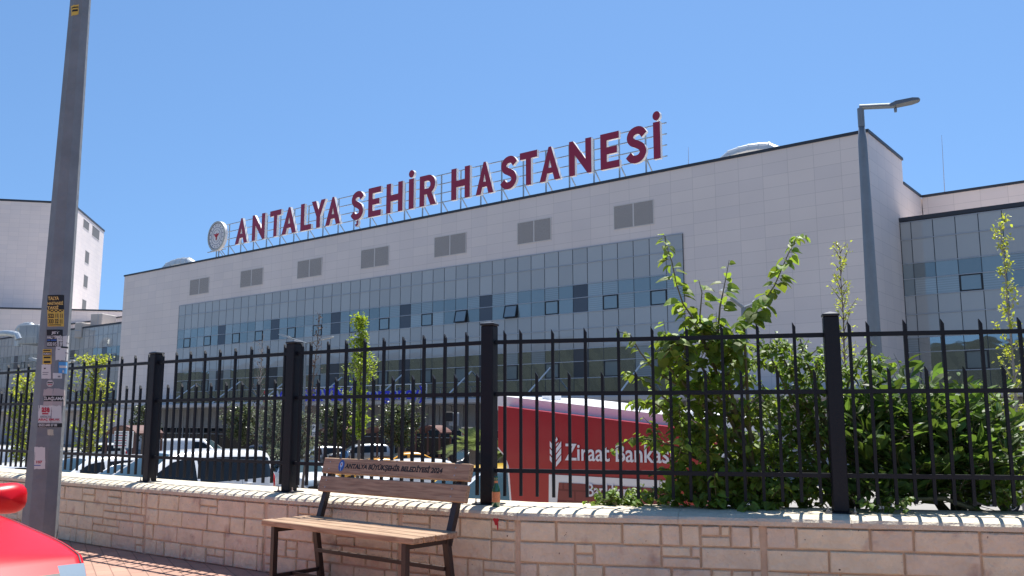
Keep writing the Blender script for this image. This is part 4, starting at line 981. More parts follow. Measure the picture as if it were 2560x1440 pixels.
def make_car(kind, pm, label, cat='car', group='cars parked in the hospital car park', res=1, glass=None, roof=None, wsm=None):
    c = CAR[kind]; L, W, H = c['L'], c['W'], c['H']; nx = 66 * res; ns = [0, .1, .22, .34, .46, .58, .7]; root = empty('parked_' + ('van' if kind == 'van' else 'taxi' if cat == 'taxi' else 'car'), (0, 0, 0), 0, label, cat, group)
    top = c['top']
    def zt(x): return (interp(top, x) * 2 + interp(top, x - .008) + interp(top, x + .008)) / 4 * H
    def hw(x):
        a = abs(x); f = 1 - (.22 * ((a - .36) / .14) ** 2.2 if a > .36 else 0); return W / 2 * f
    xs = sorted(set([-.5 + i / nx for i in range(nx + 1)] + [-.497, -.49, .49, .497])); NB = 6 * res; NG = 5 * res; NT = 6 * res
    wr = .315 if kind not in ('suv', 'van') else .345; wx = (-.30 * L, .315 * L)
    rows = []
    for x in xs:
        w = hw(x); top_ = zt(x); zb = min(interp(c['belt'], x) * H, top_ - .02); ze = max(top_ - .045, zb + .004); sill = .20 if abs(x) < .47 else .20 + (abs(x) - .47) * 2
        r_ = []
        for i in range(NB + 1):
            t = i / NB; z = sill + (zb - sill) * t
            bulge = .90 + .10 * math.sin(min(1, t * 1.25) * math.pi / 2) - .02 * max(0, t - .75) / .25
            crease = .006 * math.exp(-((t - .72) / .06) ** 2)
            r_.append((w * bulge + crease, z))
        yb = r_[-1][0]; gh = ze - zb
        for i in range(1, NG + 1):
            t = i / NG; r_.append((yb - .012 * min(1, gh * 8) - gh * (.30 * t + .10 * t * t), zb + gh * t))
        ye = r_[-1][0]
        for i in range(1, NT + 1):
            t = i / NT; r_.append((ye * (1 - t), ze + (top_ - ze) * math.sin(t * math.pi / 2) ** .8))
        rows.append((x * L, r_))
    J = len(rows[0][1]); V = []
    for side in (1, -1):
        for X, r_ in rows:
            for y, z in r_: V.append([X, y * side, z])
    # wheel arches
    for v in V:
        for w0 in wx:
            dx, dz = v[0] - w0, v[2] - wr; d_ = math.hypot(dx, dz); R = wr + .06
            if abs(v[1]) > W * .34 and abs(d_ - R) < .045 and v[2] > .2: v[0] = w0 + dx * R / d_; v[2] = wr + dz * R / d_
    parts = {}
    nX = len(rows)
    for s_, side in enumerate((1, -1)):
        for i in range(nX - 1):
            for j in range(J - 1):
                ids = [s_ * nX * J + a for a in (i * J + j, (i + 1) * J + j, (i + 1) * J + j + 1, i * J + j + 1)]
                if side == -1: ids = ids[::-1]
                xm = (xs[i] + xs[i + 1]) / 2; cz = sum(V[k][2] for k in ids) / 4; cy = sum(V[k][1] for k in ids) / 4; Xm = xm * L
                gh = zt(xm) - interp(c['belt'], xm) * H
                k = 'body'
                if j < NB:
                    if any(math.hypot(Xm - w0, cz - wr) < wr + .058 for w0 in wx): continue
                    if xm > .455 and cz < .30 * H and j < NB * .4: k = 'bumper_grille'
                    elif xm > .44 and NB * .62 < j and abs(cy) > W * .24: k = 'headlight'
                    elif xm < -.465 and j >= NB * .5: k = 'taillight'
                    elif j == 0 and kind in ('suv', 'van'): k = 'sill'
                elif j < NB + NG:
                    if c['sg'][0] < xm < c['sg'][1] and gh > .10 and j < NB + NG - 1 and j >= NB:
                        lim = interp([(c['ws'][0] - .02, 9), (c['ws'][0] + .0, H * .93 * .96), (c['ws'][1] - .02, interp(c['belt'], c['ws'][1]) * H + .02)], xm) if xm > c['ws'][0] - .02 else 9
                        if abs(xm - c['bp']) > .012 and cz < lim: k = 'side_window'
                    if xm < -.47 and kind in ('mpv', 'suv', 'hatch') and j < NB + 2: k = 'taillight'
                else:
                    t = j - NB - NG
                    if c['ws'][0] < xm < c['ws'][1] and t >= 1: k = 'windscreen'
                    elif c['rw'][0] < xm < c['rw'][1] and t >= 1: k = 'rear_window'
                    elif xm > .465 and t >= 3 and cz > .34 * H: k = 'bumper_grille'
                    elif xm > .455 and t < 3: k = 'headlight'
                    elif roof and c['rw'][1] < xm < c['ws'][0]: k = 'roof'
                key = k + ('_l' if side == 1 else '_r') if k in ('side_window', 'headlight', 'taillight') else k
                parts.setdefault(key, []).append(ids)
    mm = {'body': pm, 'side_window': M_cg, 'windscreen': wsm or M_cg2, 'rear_window': M_cg2, 'headlight': M_hl, 'taillight': M_tl, 'bumper_grille': M_blk, 'sill': M_blk, 'roof': roof or pm}
    for key, fs in parts.items():
        k = key[:-2] if key[-2:] in ('_l', '_r') else key
        used = sorted(set(a for f in fs for a in f)); mp = {a: i for i, a in enumerate(used)}
        mb = MB(); mb.v = [tuple(V[a]) for a in used]; mb.f = [tuple(mp[a] for a in f) for f in fs]; mb.m = [0] * len(fs)
        mb.build(k, mm[k], root, smooth=True, local=True)
    sm = MB(); sw_ = .0035
    for side in (1, -1):
        for xx in (c['ws'][1] - .035, c['bp'], max(c['sg'][0], -.36) + .10):
            if abs(xx) > .5: continue
            i = min(range(nX), key=lambda k: abs(xs[k] - xx)); P_l = [(rows[i][0], y * side + .0025 * side, z) for y, z in rows[i][1][1:NB + 1]]
            vs = [];
            for p in P_l: vs += [(p[0] - sw_, p[1], p[2]), (p[0] + sw_, p[1], p[2])]
            sm.add(vs, [(2 * k, 2 * k + 1, 2 * k + 3, 2 * k + 2) for k in range(len(P_l) - 1)])
        js = NB + NG; vs = []
        ii = [k for k in range(nX) if c['ws'][1] + .005 < xs[k] < .455]
        for k in ii: y, z = rows[k][1][js]; vs += [(rows[k][0], (y - .012) * side, z + .004), (rows[k][0], (y - .018) * side, z + .005)]
        sm.add(vs, [(2 * k, 2 * k + 1, 2 * k + 3, 2 * k + 2) for k in range(len(ii) - 1)])
    sm.build('panel_gap', M_blk, root, local=True)
    mb = MB(); mb.box((-.46 * L, -W * .40, .22), (.46 * L, W * .40, .5)); mb.box((-.40 * L, -W * .36, .5), (.2 * L, W * .36, .8)); mb.build('underbody', M_blk, root, local=True)
    for w0 in wx:
        for side in (1, -1):
            cx = (w0, side * (W / 2 - .12), wr); mb = MB(); R = wr
            def ring(prof, m_):
                n = 28; vs = []
                for rr_, yy in prof:
                    for q in range(n): a = 2 * math.pi * q / n; vs.append((cx[0] + rr_ * math.cos(a), cx[1] + side * yy, cx[2] + rr_ * math.sin(a)))
                m_.add(vs, [(q2 * n + q, q2 * n + (q + 1) % n, (q2 + 1) * n + (q + 1) % n, (q2 + 1) * n + q) for q2 in range(len(prof) - 1) for q in range(n)] + [tuple((len(prof) - 1) * n + q for q in range(n))])
            ring([(R * .66, -.1), (R, -.09), (R, .08), (R * .96, .10), (R * .68, .105), (R * .66, .07)], mb); wh = mb.build('wheel', M_tyre, root, local=True)
            mb = MB(); 
            for q in range(5):
                a = 2 * math.pi * q / 5; mb.bar((cx[0], cx[1] + side * .085, cx[2]), (cx[0] + R * .64 * math.cos(a), cx[1] + side * .09, cx[2] + R * .64 * math.sin(a)), .055, .03)
            ring([(R * .62, .075), (R * .67, .10), (R * .67, .108), (R * .61, .1)], mb) if False else None
            n = 28; vs = [(cx[0] + q2 * math.cos(2 * math.pi * q / n), cx[1] + side * .107, cx[2] + q2 * math.sin(2 * math.pi * q / n)) for q2 in (R * .60, R * .67) for q in range(n)]
            mb.add(vs, [(q, (q + 1) % n, n + (q + 1) % n, n + q) for q in range(n)])
            r_ = mb.build('rim', M_rim, None); r_.parent = wh
    for side in (1, -1):
        mx_ = (c['ws'][1] - .045) * L; zz = interp(c['belt'], c['ws'][1]) * H + (.07 if res > 1 else .07); yy = hw(c['ws'][1]) + .07; mb = MB()
        if res > 1:
            prof = []; n = 24; vs = []; m_ = 14
            for i in range(m_ + 1):
                t = i / m_; xx = mx_ - .085 + .17 * t; f = max(0, 1 - (2 * t - 1) ** 2) ** .5 * (1.0 if t < .5 else 1.0)
                if t < .25: f = max(f, .93)
                for q in range(n):
                    a = 2 * math.pi * q / n; ca, sa = math.cos(a), math.sin(a); sq = (abs(ca) ** 3.0 + abs(sa) ** 3.0) ** (-1 / 3.0)
                    vs.append((xx, side * (yy + .07 + .135 * f * ca * sq), zz + .02 + .082 * f * sa * sq * (1 + .12 * ca)))
            mb.add(vs, [(i * n + q, i * n + (q + 1) % n, (i + 1) * n + (q + 1) % n, (i + 1) * n + q) for i in range(m_) for q in range(n)] + [tuple(range(n))])
        else: mb.cbox((mx_ - .06, side * yy - .10, zz - .065), (mx_ + .08, side * yy + .10, zz + .07), .045)
        o = mb.build('mirror', pm, root, smooth=True, local=True)
        mb = MB(); mb.bar((mx_, side * (yy - .14), zz - .05), (mx_, side * (yy - .02), zz - .03), .05, .04); o2 = mb.build('mirror_arm', M_blk, None); o2.parent = o
    for s_ in (.02, -.30):
        for side in (1, -1): 
            mb = MB(); X = s_ * L; y_ = hw(s_) + .002; z_ = interp(c['belt'], s_) * H - .09; mb.cbox((X - .08, side * y_ - .012, z_ - .012), (X + .08, side * y_ + .018, z_ + .012), .006); mb.build('door_handle', pm, root, local=True)
    mb = MB(); mb.cbox((L * .485, -.26, .40), (L * .502, .26, .51), .004); mb.build('number_plate', MATS['paper_white'], root, local=True)
    mb = MB(); mb.cbox((-L * .505, -.26, .55), (-L * .49, .26, .66), .004); mb.build('number_plate', MATS['paper_white'], root, local=True)
    return root
def dims(k): return CAR[k]['L'], CAR[k]['H']
def put(root, px, py, Y, heading):
    """put the car so that its centre column is px at depth Y; heading in degrees (0 = facing right, 180 = left, 270 = to the viewer)"""
    k = ray(px, py); x = k.x / k.y * Y
    root.location = (x, Y, G(Y) + .006); root.rotation_euler = (0, 0, rad(heading)); return root
W2 = 'white estate car with large black side windows close behind the fence left of the bench'
put(make_car('mpv', PW, W2), 445, 1150, 20.5, 231)
put(make_car('suv', PW, 'white hatchback with a dark side window, in front of the dark grey off-roader'), 222, 1150, 24.2, 231)
put(make_car('hatch', PW, 'white car mostly hidden behind the second fence post with its windscreen showing'), 345, 1150, 22.4, 231)
put(make_car('suv', PD, 'dark grey off-roader just right of the street pole'), 245, 1140, 30, 212)
put(make_car('sedan', PW, 'white saloon cut by the left photo edge behind the fence'), 10, 1150, 25, 215)
put(make_car('hatch', PW, 'white car in the row behind, left of the street pole'), 60, 1120, 38, 205)
put(make_car('van', PW, 'white panel van behind the other cars, the tallest vehicle', 'van'), 488, 1110, 62, 357)
put(make_car('sedan', PW, 'white saloon parked in front of the white panel van, rear to the right'), 625, 1140, 42, 322)
put(make_car('hatch', PW, 'small white car half hidden in front of the van, behind the second fence post'), 418, 1120, 44, 345)
put(make_car('sedan', PW, 'white saloon with black roof and dark alloy wheels, just left of the bench backrest', roof=PB), 748, 1180, 36.5, 309)
put(make_car('hatch', PS_, 'silver hatchback with pale windscreen behind the olive tree and parking sign'), 792, 1120, 60, 212)
put(make_car('suv', PS_, 'silver crossover with dark side windows below the two round trees'), 897, 1120, 60, 200)
put(make_car('sedan', PO, 'amber taxi behind the white car in the middle of the car park', 'taxi', 'taxis'), 1008, 1130, 50, 200)
put(make_car('sedan', PO, 'amber taxi bonnet showing left of the white roof above the bench', 'taxi', 'taxis'), 935, 1150, 42, 208)
put(make_car('hatch', PW, 'white car with grey windscreen whose roof shows just above the bench lettering'), 1012, 1150, 33, 228)
put(make_car('hatch', PY, 'bright yellow taxi close behind the middle fence post', 'taxi', 'taxis', roof=PY), 1212, 1190, 17.6, 222)
put(make_car('hatch', PW, 'white car behind the green bottle, with only its bonnet and windscreen visible'), 1305, 1180, 14.6, 236)
put(make_car('hatch', PD, 'dark hatchback with a white plate beside the palm'), 1165, 1125, 52, 225)
put(make_car('suv', PGr, 'white and lime car far behind the dark grey off-roader'), 232, 1100, 62, 210)
put(make_car('hatch', PS_, 'silver car behind the broad leaved shrub at the right edge'), 2560, 1090, 27, 190)
put(make_car('van', PW, 'white van at the far left photo edge behind the fence', 'van'), -10, 1110, 44, 200)
put(make_car('suv', PB, 'dark car standing in shade by the entrance behind the round tree'), 640, 1110, 58, 190)
# the red car nearest the viewer
RC = make_car('hatch', PR, 'bright red car in the left foreground, only its wing, door mirror and headlight in view', group='', res=3)

for c_ in RC.children:
    if c_.name.startswith('windscreen'): pass
RC.location = (-4.03, 4.42, -.10); RC.rotation_euler = (0, 0, rad(-28.5))

# ================================================================== LAMPS
M_lamp = mat('lamp_galvanised', (.20, .225, .245), .45, .5, bump=.2, bscale=12, var=.15, vscale=5); M_lens = mat('lamp_lens', (.45, .45, .43), .3)
def lamp_head(mb, P, d, L=.62):
    d = d.normalized(); M = Matrix.Translation(P) @ d.to_track_quat('X', 'Z').to_matrix().to_4x4()
    pr = [(0, .06, .05), (.12, .09, .06), (.2, .13, .07), (.75, .15, .06), (.95, .11, .04), (1., .06, .02)]
    vs = [];
    for t, w, h in pr: vs += [M @ Vector((t * L, -w * 1.0, -h * .4)), M @ Vector((t * L, w, -h * .4)), M @ Vector((t * L, w * .8, h)), M @ Vector((t * L, -w * .8, h))]
    n = len(pr); mb.add(vs, [(i * 4 + k, i * 4 + (k + 1) % 4, (i + 1) * 4 + (k + 1) % 4, (i + 1) * 4 + k) for i in range(n - 1) for k in range(4)] + [(3, 2, 1, 0), (n * 4 - 4, n * 4 - 3, n * 4 - 2, n * 4 - 1)])
# single arm lamp at the right
Y = 19.; b = atY(2176, 1000, Y); t_ = atY(2152, 285, Y); bx_ = t_.x; LP = empty('street_lamp', (bx_, Y, G(Y)), 0, 'tall grey street lamp with one short arm, in front of the corner of the hospital', 'street lamp')
mb = MB(); zt_ = atY(2152, 312, Y).z; mb.lathe([(.22, .0), (.22, .03), (.15, .04), (.148, .5), (.135, 4), (.095, zt_ - G(Y) - .4), (.062, zt_ - G(Y))], 16); mb.build('pole', M_lamp, LP, smooth=True, local=True)
a1 = atY(2152, 268, Y); a2 = atY(2238, 264, Y - .35)
mb = MB(); mb.tube([(bx_, Y, zt_ - .05), (bx_, Y, a1.z - .03)], .072, 12); mb.tube([Vector((bx_ - .02, Y, a1.z)), Vector((a2.x, Y - .35, a2.z))], .06, 12); mb.build('arm', M_lamp, LP)
mb = MB(); lamp_head(mb, Vector((a2.x - .1, Y - .30, a2.z)), Vector((1, -.35, .12)), .62); hd = mb.build('lamp_head', mat('lamp_head_grey', (.16, .17, .18), .4, .3), LP)
mb = MB(); mb.lathe([(.03, -.12), (.035, -.05), (.02, .0)], 8, Vector((a2.x, Y - .35, a2.z - .03))); mb.build('photo_cell', M_lamp, LP)
def twin(px, pyt, Y, l, r, label, rad_=.05, group='twin arm lamps in the car park'):
    t = atY(px, pyt, Y); e = empty('street_lamp', (t.x, Y, G(Y)), 0, label, 'street lamp', group); mb = MB(); h = t.z - G(Y)
    mb.lathe([(.12, 0), (.12, .02), (rad_ * 1.6, .03), (rad_, h)], 10); mb.build('pole', M_lamp, e, local=True)
    for (x, y), k in ((l, -1), (r, 1)):
        q = atY(x, y, Y); mid = t.lerp(q, .55); mb = MB(); mb.tube([t, mid], .035, 8); ar = mb.build('arm', M_lamp, e)
        mb = MB(); lamp_head(mb, mid, q - mid, (q - mid).length); h_ = mb.build('lamp_head', M_lens, e)
twin(765, 858, 41, (697, 836), (834, 842), 'white twin arm lamp over the fence beside the leafless saplings')
twin(1859, 770, 17, (1800, 726), (1905, 752), 'grey twin arm lamp partly hidden by the heart leaved shrub')
twin(128, 913, 34, (74, 896), (187, 902), 'pale twin arm lamp almost wholly hidden by the sticker covered pole')

# ================================================================== PLANTS
LG = mat('leaf_green', (.13, .20, .035), .5, island=.35, trans=.35, spec=.4); LY = mat('leaf_lime', (.20, .27, .035), .5, island=.3, trans=.4)
LD = mat('leaf_dark', (.055, .075, .028), .38, island=.35, trans=.25, spec=.6); LO = mat('leaf_olive', (.15, .18, .115), .6, island=.3, trans=.2)
LB = mat('leaf_dry', (.10, .055, .04), .8, island=.4); LH = mat('leaf_heart', (.15, .22, .038), .55, island=.4, trans=.36, spec=.3); LL = mat('leaf_glossy', (.072, .125, .026), .5, island=.45, trans=.34, spec=.28); LYG = mat('leaf_spring', (.26, .30, .05), .5, island=.25, trans=.4)
BK = mat('bark_brown', (.13, .10, .08), .9, bump=.6, bscale=30, var=.3, vscale=8); BKp = mat('bark_pale', (.30, .27, .25), .9, bump=.5, bscale=30, var=.3, vscale=8); SG = mat('stem_green', (.12, .11, .05), .7)
def tree(name, label, px, pytop, Y, H_tot, cw, c0, c1, leaf, nb, nl, ls, shape='col', kind='small', bark=BK, lean=0., cat='tree', group=None, br=.035, tw=.1):
    t = atY(px, pytop, Y); gz_ = G(Y); h = t.z - gz_ if H_tot is None else H_tot; base = Vector((t.x - lean, Y, gz_)); e = empty(name, base, 0, label, cat, group)
    mb = MB(); lf = MB(); n = 9; path = [base + Vector((lean * (i / n) + .05 * h * .1 * noise.noise(Vector((px, i * .6, 0))), .03 * noise.noise(Vector((i * .7, px, 2))), h * i / n)) for i in range(n + 1)]
    mb.tube(path, [br * (1.4 - 1.25 * i / n) for i in range(n + 1)], 7)
    for k in range(nb):
        f = c0 + (c1 - c0) * (k + rnd.random()) / nb; P = path[0].lerp(path[-1], f); i = min(int(f * n), n - 1); P = path[i].lerp(path[i + 1], f * n - i)
        g_ = (f - c0) / (c1 - c0)
        if shape == 'col': r_ = cw * (.55 + .45 * math.sin(math.pi * min(1, g_ * 1.15 + .1))) * rnd.choice([.35, .6, .9, 1.35]); up = rnd.uniform(.5, 1.3)
        elif shape == 'round': r_ = cw * (.25 + math.sqrt(max(0, 1 - (2 * g_ - 1) ** 2))) * rnd.uniform(.6, 1.); up = rnd.uniform(-.1, .7)
        else: r_ = cw * rnd.uniform(.4, 1.1) * (1 - .5 * g_); up = rnd.uniform(.8, 1.8)
        a = k * 2.4 + rnd.uniform(-.5, .5); d = Vector((math.cos(a), math.sin(a), up)).normalized()
        ln = r_ / max(.35, math.hypot(d.x, d.y)); ln = min(ln, h * .4)
        bp_ = [P + d * ln * t_ + Vector((0, 0, .08 * ln * t_ * t_)) + rv(.015 * ln) for t_ in (0, .35, .7, 1)]
        mb.tube(bp_, [br * .45, br * .32, br * .2, br * .08], 5, cap=False)
        for q in range(nl):
            t_ = rnd.uniform(.25, 1.05); j = min(int(t_ * 3), 2); Q = bp_[j].lerp(bp_[j + 1], min(1, t_ * 3 - j)) + rv(tw * (cw ** .5))
            add_leaf(lf, Q, (d * .3 + rv(.6) + Vector((0, 0, -.15))), Vector((0, 0, 1)) + rv(.5), ls * rnd.uniform(.6, 1.25), kind, mi=0)
    mb.build('trunk', bark, e); lf.build('crown', leaf, e)
    return e
tree('sapling', 'bright green narrow young tree behind the fence, in front of the emergency sign', 905, 797, 30, None, .42, .34, 1., LY, 60, 48, .11, cat='tree', br=.05)
tree('bare_sapling', 'nearly leafless reddish young tree leaning beside the twin arm lamp', 800, 782, 33, None, .35, .3, .98, LB, 34, 7, .09, 'wild', lean=.45, bark=BK, group='leafless saplings', br=.04)
tree('bare_sapling', 'pale nearly leafless young tree in front of the left end of the glass', 655, 852, 40, None, .5, .3, .98, LB, 40, 4, .09, 'wild', bark=BKp, group='leafless saplings', br=.04)
tree('round_tree', 'small round dark tree by the entrance, right of the white van', 603, 1025, 52, None, 1.15, .52, .98, LD, 76, 38, .17, 'round', group='small round trees', br=.09)
tree('round_tree', 'small round dark tree under the word SERVİS, beside the bright young tree', 848, 1020, 50, None, 1.15, .5, .98, LD, 76, 38, .17, 'round', group='small round trees', br=.09)
tree('round_tree', 'small round dark tree under the word Emergency, above the silver crossover', 1000, 1022, 48, None, 1.15, .48, .98, LD, 76, 38, .17, 'round', group='small round trees', br=.09)
tree('round_tree', 'small round dark tree just left of the second fence post', 362, 1018, 60, None, .9, .5, .98, LD, 50, 26, .18, 'round', group='small round trees', br=.09)
tree('olive_tree', 'grey green olive tree left of the third fence post', 690, 1008, 38, None, .85, .12, 1., LO, 90, 40, .13, 'round', 'long', group='olive trees', br=.07)
tree('olive_tree', 'grey green olive tree with leaves showing right of the third fence post', 758, 1035, 40, None, .6, .15, 1., LO, 60, 36, .13, 'round', 'long', group='olive trees', br=.07)
tree('yellowish_tree', 'loose yellow green tree left of the street pole', 66, 955, 33, None, .75, .25, 1., LYG, 44, 34, .13, 'col', br=.06)
tree('yellowish_tree', 'loose yellow green tree between the street pole and the second fence post', 238, 902, 36, None, .85, .28, 1., LYG, 56, 36, .13, 'col', br=.06)
tree('thin_sapling', 'very thin young tree with sparse yellow leaves left of the tall lamp', 2098, 618, 14, None, .30, .42, 1., LYG, 44, 13, .055, 'wild', br=.022, tw=.05)
tree('thin_sapling', 'young tree with tufts of yellow green leaves in front of the right wing', 2502, 558, 12, None, .24, .35, 1., LYG, 30, 26, .055, 'wild', br=.025, tw=.06, bark=BKp)
# dry bush
def bush(name, label, px, py, Y, r, leaf, nl, ls, kind='small', cat='bush', sq=.8, z0=None):
    c = atY(px, py, Y); e = empty(name, (c.x, c.y, G(Y) if z0 is None else z0), 0, label, cat); mb = MB(); lf = MB()
    for k in range(26):
        d = Vector((rnd.gauss(0, 1), rnd.gauss(0, 1), abs(rnd.gauss(0, 1)) + .3)).normalized(); mb.tube([Vector((c.x, c.y, (G(Y) if z0 is None else z0))), c - Vector((0, 0, r * .4)), c + d * r * .9], [.02, .012, .004], 4)
    for k in range(nl):
        d = rv(1).normalized(); q = c + Vector((d.x, d.y, d.z * sq)) * r * rnd.uniform(.35, 1.05) ** .6; add_leaf(lf, q, d + rv(.5), Vector((0, 0, 1)) + rv(.5), ls * rnd.uniform(.6, 1.2), kind)
    mb.build('stems', BK, e); lf.build('foliage', leaf, e)
bush('dry_bush', 'brown dry bush above the broad leaved shrub, under the right wing canopy', 2410, 1045, 20, .42, LB, 900, .05)
bush('hedge_bush', 'green bush at the far right between the shrub and the building', 2545, 1120, 18, .6, LD, 1500, .07)
bush('hedge_bush', 'low dark bush at the foot of the olive trees', 700, 1150, 37, .7, LO, 900, .12)
def palm(label, px, py, Y, R):
    c = atY(px, py, Y); e = empty('young_palm', (c.x, c.y, G(Y)), 0, label, 'palm', 'young palms'); tr = MB(); tr.tube([Vector((c.x, c.y, G(Y))), c - Vector((0, 0, .05))], [.16, .12], 10); tr.build('trunk', BK, e); lf = MB()
    for k in range(34):
        a = k * 2.4; el = rnd.uniform(-.1, 1.2); d = Vector((math.cos(a) * math.cos(el), math.sin(a) * math.cos(el), math.sin(el))); side = d.cross(Vector((0, 0, 1))).normalized(); L = R * rnd.uniform(.8, 1.1)
        pts = [c + d * L * t + Vector((0, 0, -.35 * L * t * t)) for t in (0, .2, .4, .6, .8, 1)]
        lf.tube(pts, [.012, .01, .008, .006, .004, .002], 4)
        for t in [i / 14 for i in range(3, 15)]:
            j = min(int(t * 5), 4); P = pts[j].lerp(pts[j + 1], t * 5 - j)
            for s in (-1, 1):
                q = P + (side * s * .8 + d * .6 + Vector((0, 0, -.1))).normalized() * L * .42 * (1.1 - t * .6); w_ = Vector((0, 0, .012)) + d * .012
                lf.add([P - w_, P + w_, q], [(0, 1, 2)])
    lf.build('fronds', mat('palm_leaf', (.13, .17, .06), .5, island=.3, trans=.3), e)
palm('young palm with pointed fronds left of the middle fence post', 1183, 1118, 27, .95); palm('young palm behind the left edge of the red kiosk', 1262, 1135, 20, .5)

# --- the heart leaved shrub behind the fence
def pxp(px, py, Y): return atY(px, py, Y)
def shrub_twig(mb, lf, pts, nl, ls, kind, r0=.006, leafcol=0, alt=True, droop=.5, sc_end=.45):
    mb.tube(pts, [r0 * (1 - .75 * i / (len(pts) - 1)) for i in range(len(pts))], 5, cap=False)
    for q in range(nl):
        t = (q + rnd.random() * .6) / nl; f = t * (len(pts) - 1); j = min(int(f), len(pts) - 2); P = pts[j].lerp(pts[j + 1], f - j); d = (pts[j + 1] - pts[j]).normalized()
        a = rnd.uniform(0, 6.28); o = Vector((math.cos(a), math.sin(a) * .8, rnd.uniform(-.5, .35))); s = ls * rnd.uniform(.75, 1.2) * (1 - (1 - sc_end) * max(0, t - .55) / .45)
        pet = P + o * s * .35; mb.tube([P, pet], [.0016, .0012], 3, cap=False)
        dd = (o * (.8 if kind == 'long' else 1) + d * .25 + Vector((0, 0, .45 if kind == 'long' else -droop))).normalized()
        add_leaf(lf, pet, dd, Vector((o.x * .4, o.y * .4 - .35, 1)) + rv(.35), s, kind, fold=.22, droop=.35)
def big_shrub(name, label, sprigs, blobs, leafm, base, cat='shrub'):
    e = empty(name, base, 0, label, cat); mb = MB(); lf = MB()
    for pts, Y, nl, ls, kd in sprigs:
        p = [pxp(x, y, Y) for x, y in pts]; shrub_twig(mb, lf, p, nl, ls, kd, .009, sc_end=.5)
    for cx, cy, rx, ry, Y, dY, nt, nl, ls, kd in blobs:
        c = pxp(cx, cy, Y); sx, sz = rx / FPX * Y, ry / FPX * Y
        for k in range(nt):
            d = rv(1).normalized(); rr = rnd.random() ** .45; P = c + Vector((d.x * sx * rr, d.y * dY * rr, d.z * sz * rr)); out = Vector((d.x * .7, d.y * .5, .55 + .4 * d.z)) + rv(.25); ln = ls * rnd.uniform(1.6, 3.2)
            if P.z < .57: P.z = .57 + rnd.random() * .1
            pts = [P + out.normalized() * ln * t + Vector((0, 0, -.1 * ln * t * t)) for t in (0, .5, 1)]
            shrub_twig(mb, lf, pts, nl, ls, kd, .004)
    # main limbs
    for k in range(len(blobs)):
        cx, cy, rx, ry, Y, dY, nt, nl, ls, kd = blobs[k]; c = pxp(cx, cy, Y); b0 = Vector(base) + Vector((rnd.uniform(-.12, .12), rnd.uniform(-.1, .1), 0))
        m = b0.lerp(c, .5) + Vector((0, 0, .1)); mb.tube([b0, m + rv(.03), c], [.022, .016, .008], 7)
    for pts, Y, nl, ls, kd in sprigs[:4]:
        c = pxp(*pts[0], Y); b0 = Vector(base) + Vector((rnd.uniform(-.1, .1), 0, 0)); mb.tube([b0, b0.lerp(c, .5) + rv(.04) + Vector((0, 0, .05)), c], [.020, .014, .009], 7)
    mb.build('stems', SG, e); lf.build('foliage', leafm, e); return e
YB = 6.75
big_shrub('heart_leaved_shrub', 'tall heart leaved shrub with long shoots rising above the fence, beside the kiosk',
  [([(1745, 830), (1736, 800), (1708, 760), (1692, 713), (1680, 655), (1668, 620), (1660, 588)], YB, 44, .10, 'heart'),
   ([(1795, 830), (1800, 768), (1807, 735), (1814, 699), (1823, 650)], YB, 15, .09, 'heart'),
   ([(1860, 815), (1872, 800), (1889, 779), (1911, 752), (1936, 715), (1955, 671), (1972, 632), (1994, 593), (2012, 590)], YB, 62, .105, 'heart'),
   ([(1752, 830), (1750, 790), (1755, 732), (1747, 700)], YB, 14, .095, 'heart'),
   ([(1690, 960), (1640, 930), (1600, 880), (1575, 835), (1545, 830)], YB, 20, .068, 'heart'),
   ([(1680, 1010), (1620, 960), (1580, 935), (1560, 930)], YB, 16, .075, 'heart'),
   ([(1700, 1060), (1640, 1010), (1590, 1005), (1570, 1015)], YB, 20, .075, 'heart'),
   ([(1700, 1120), (1630, 1100), (1580, 1095), (1540, 1120), (1528, 1135)], YB, 26, .05, 'heart'),
   ([(1700, 1180), (1650, 1170), (1620, 1190)], YB, 14, .05, 'heart'),
   ([(1730, 880), (1700, 850), (1640, 845)], YB, 14, .095, 'heart')],
  [(1745, 900, 75, 60, YB, .25, 20, 7, .10, 'heart'), (1800, 870, 70, 45, YB, .2, 13, 7, .105, 'heart'), (1660, 905, 50, 40, YB, .2, 9, 6, .095, 'heart'), (1725, 1010, 75, 75, YB + .05, .3, 22, 7, .095, 'heart'),
   (1830, 1000, 70, 90, YB + .1, .3, 34, 8, .08, 'heart'), (1700, 1130, 60, 70, YB + .05, .25, 22, 8, .075, 'heart'), (1800, 1150, 110, 105, YB + .1, .35, 75, 9, .075, 'heart'), (1850, 1230, 140, 45, YB, .3, 55, 9, .068, 'heart'), (1730, 1245, 90, 28, YB, .2, 24, 8, .06, 'heart'), (2000, 1245, 90, 30, YB, .2, 34, 8, .06, 'heart')],
  LH, (1.95, 6.85, .55))
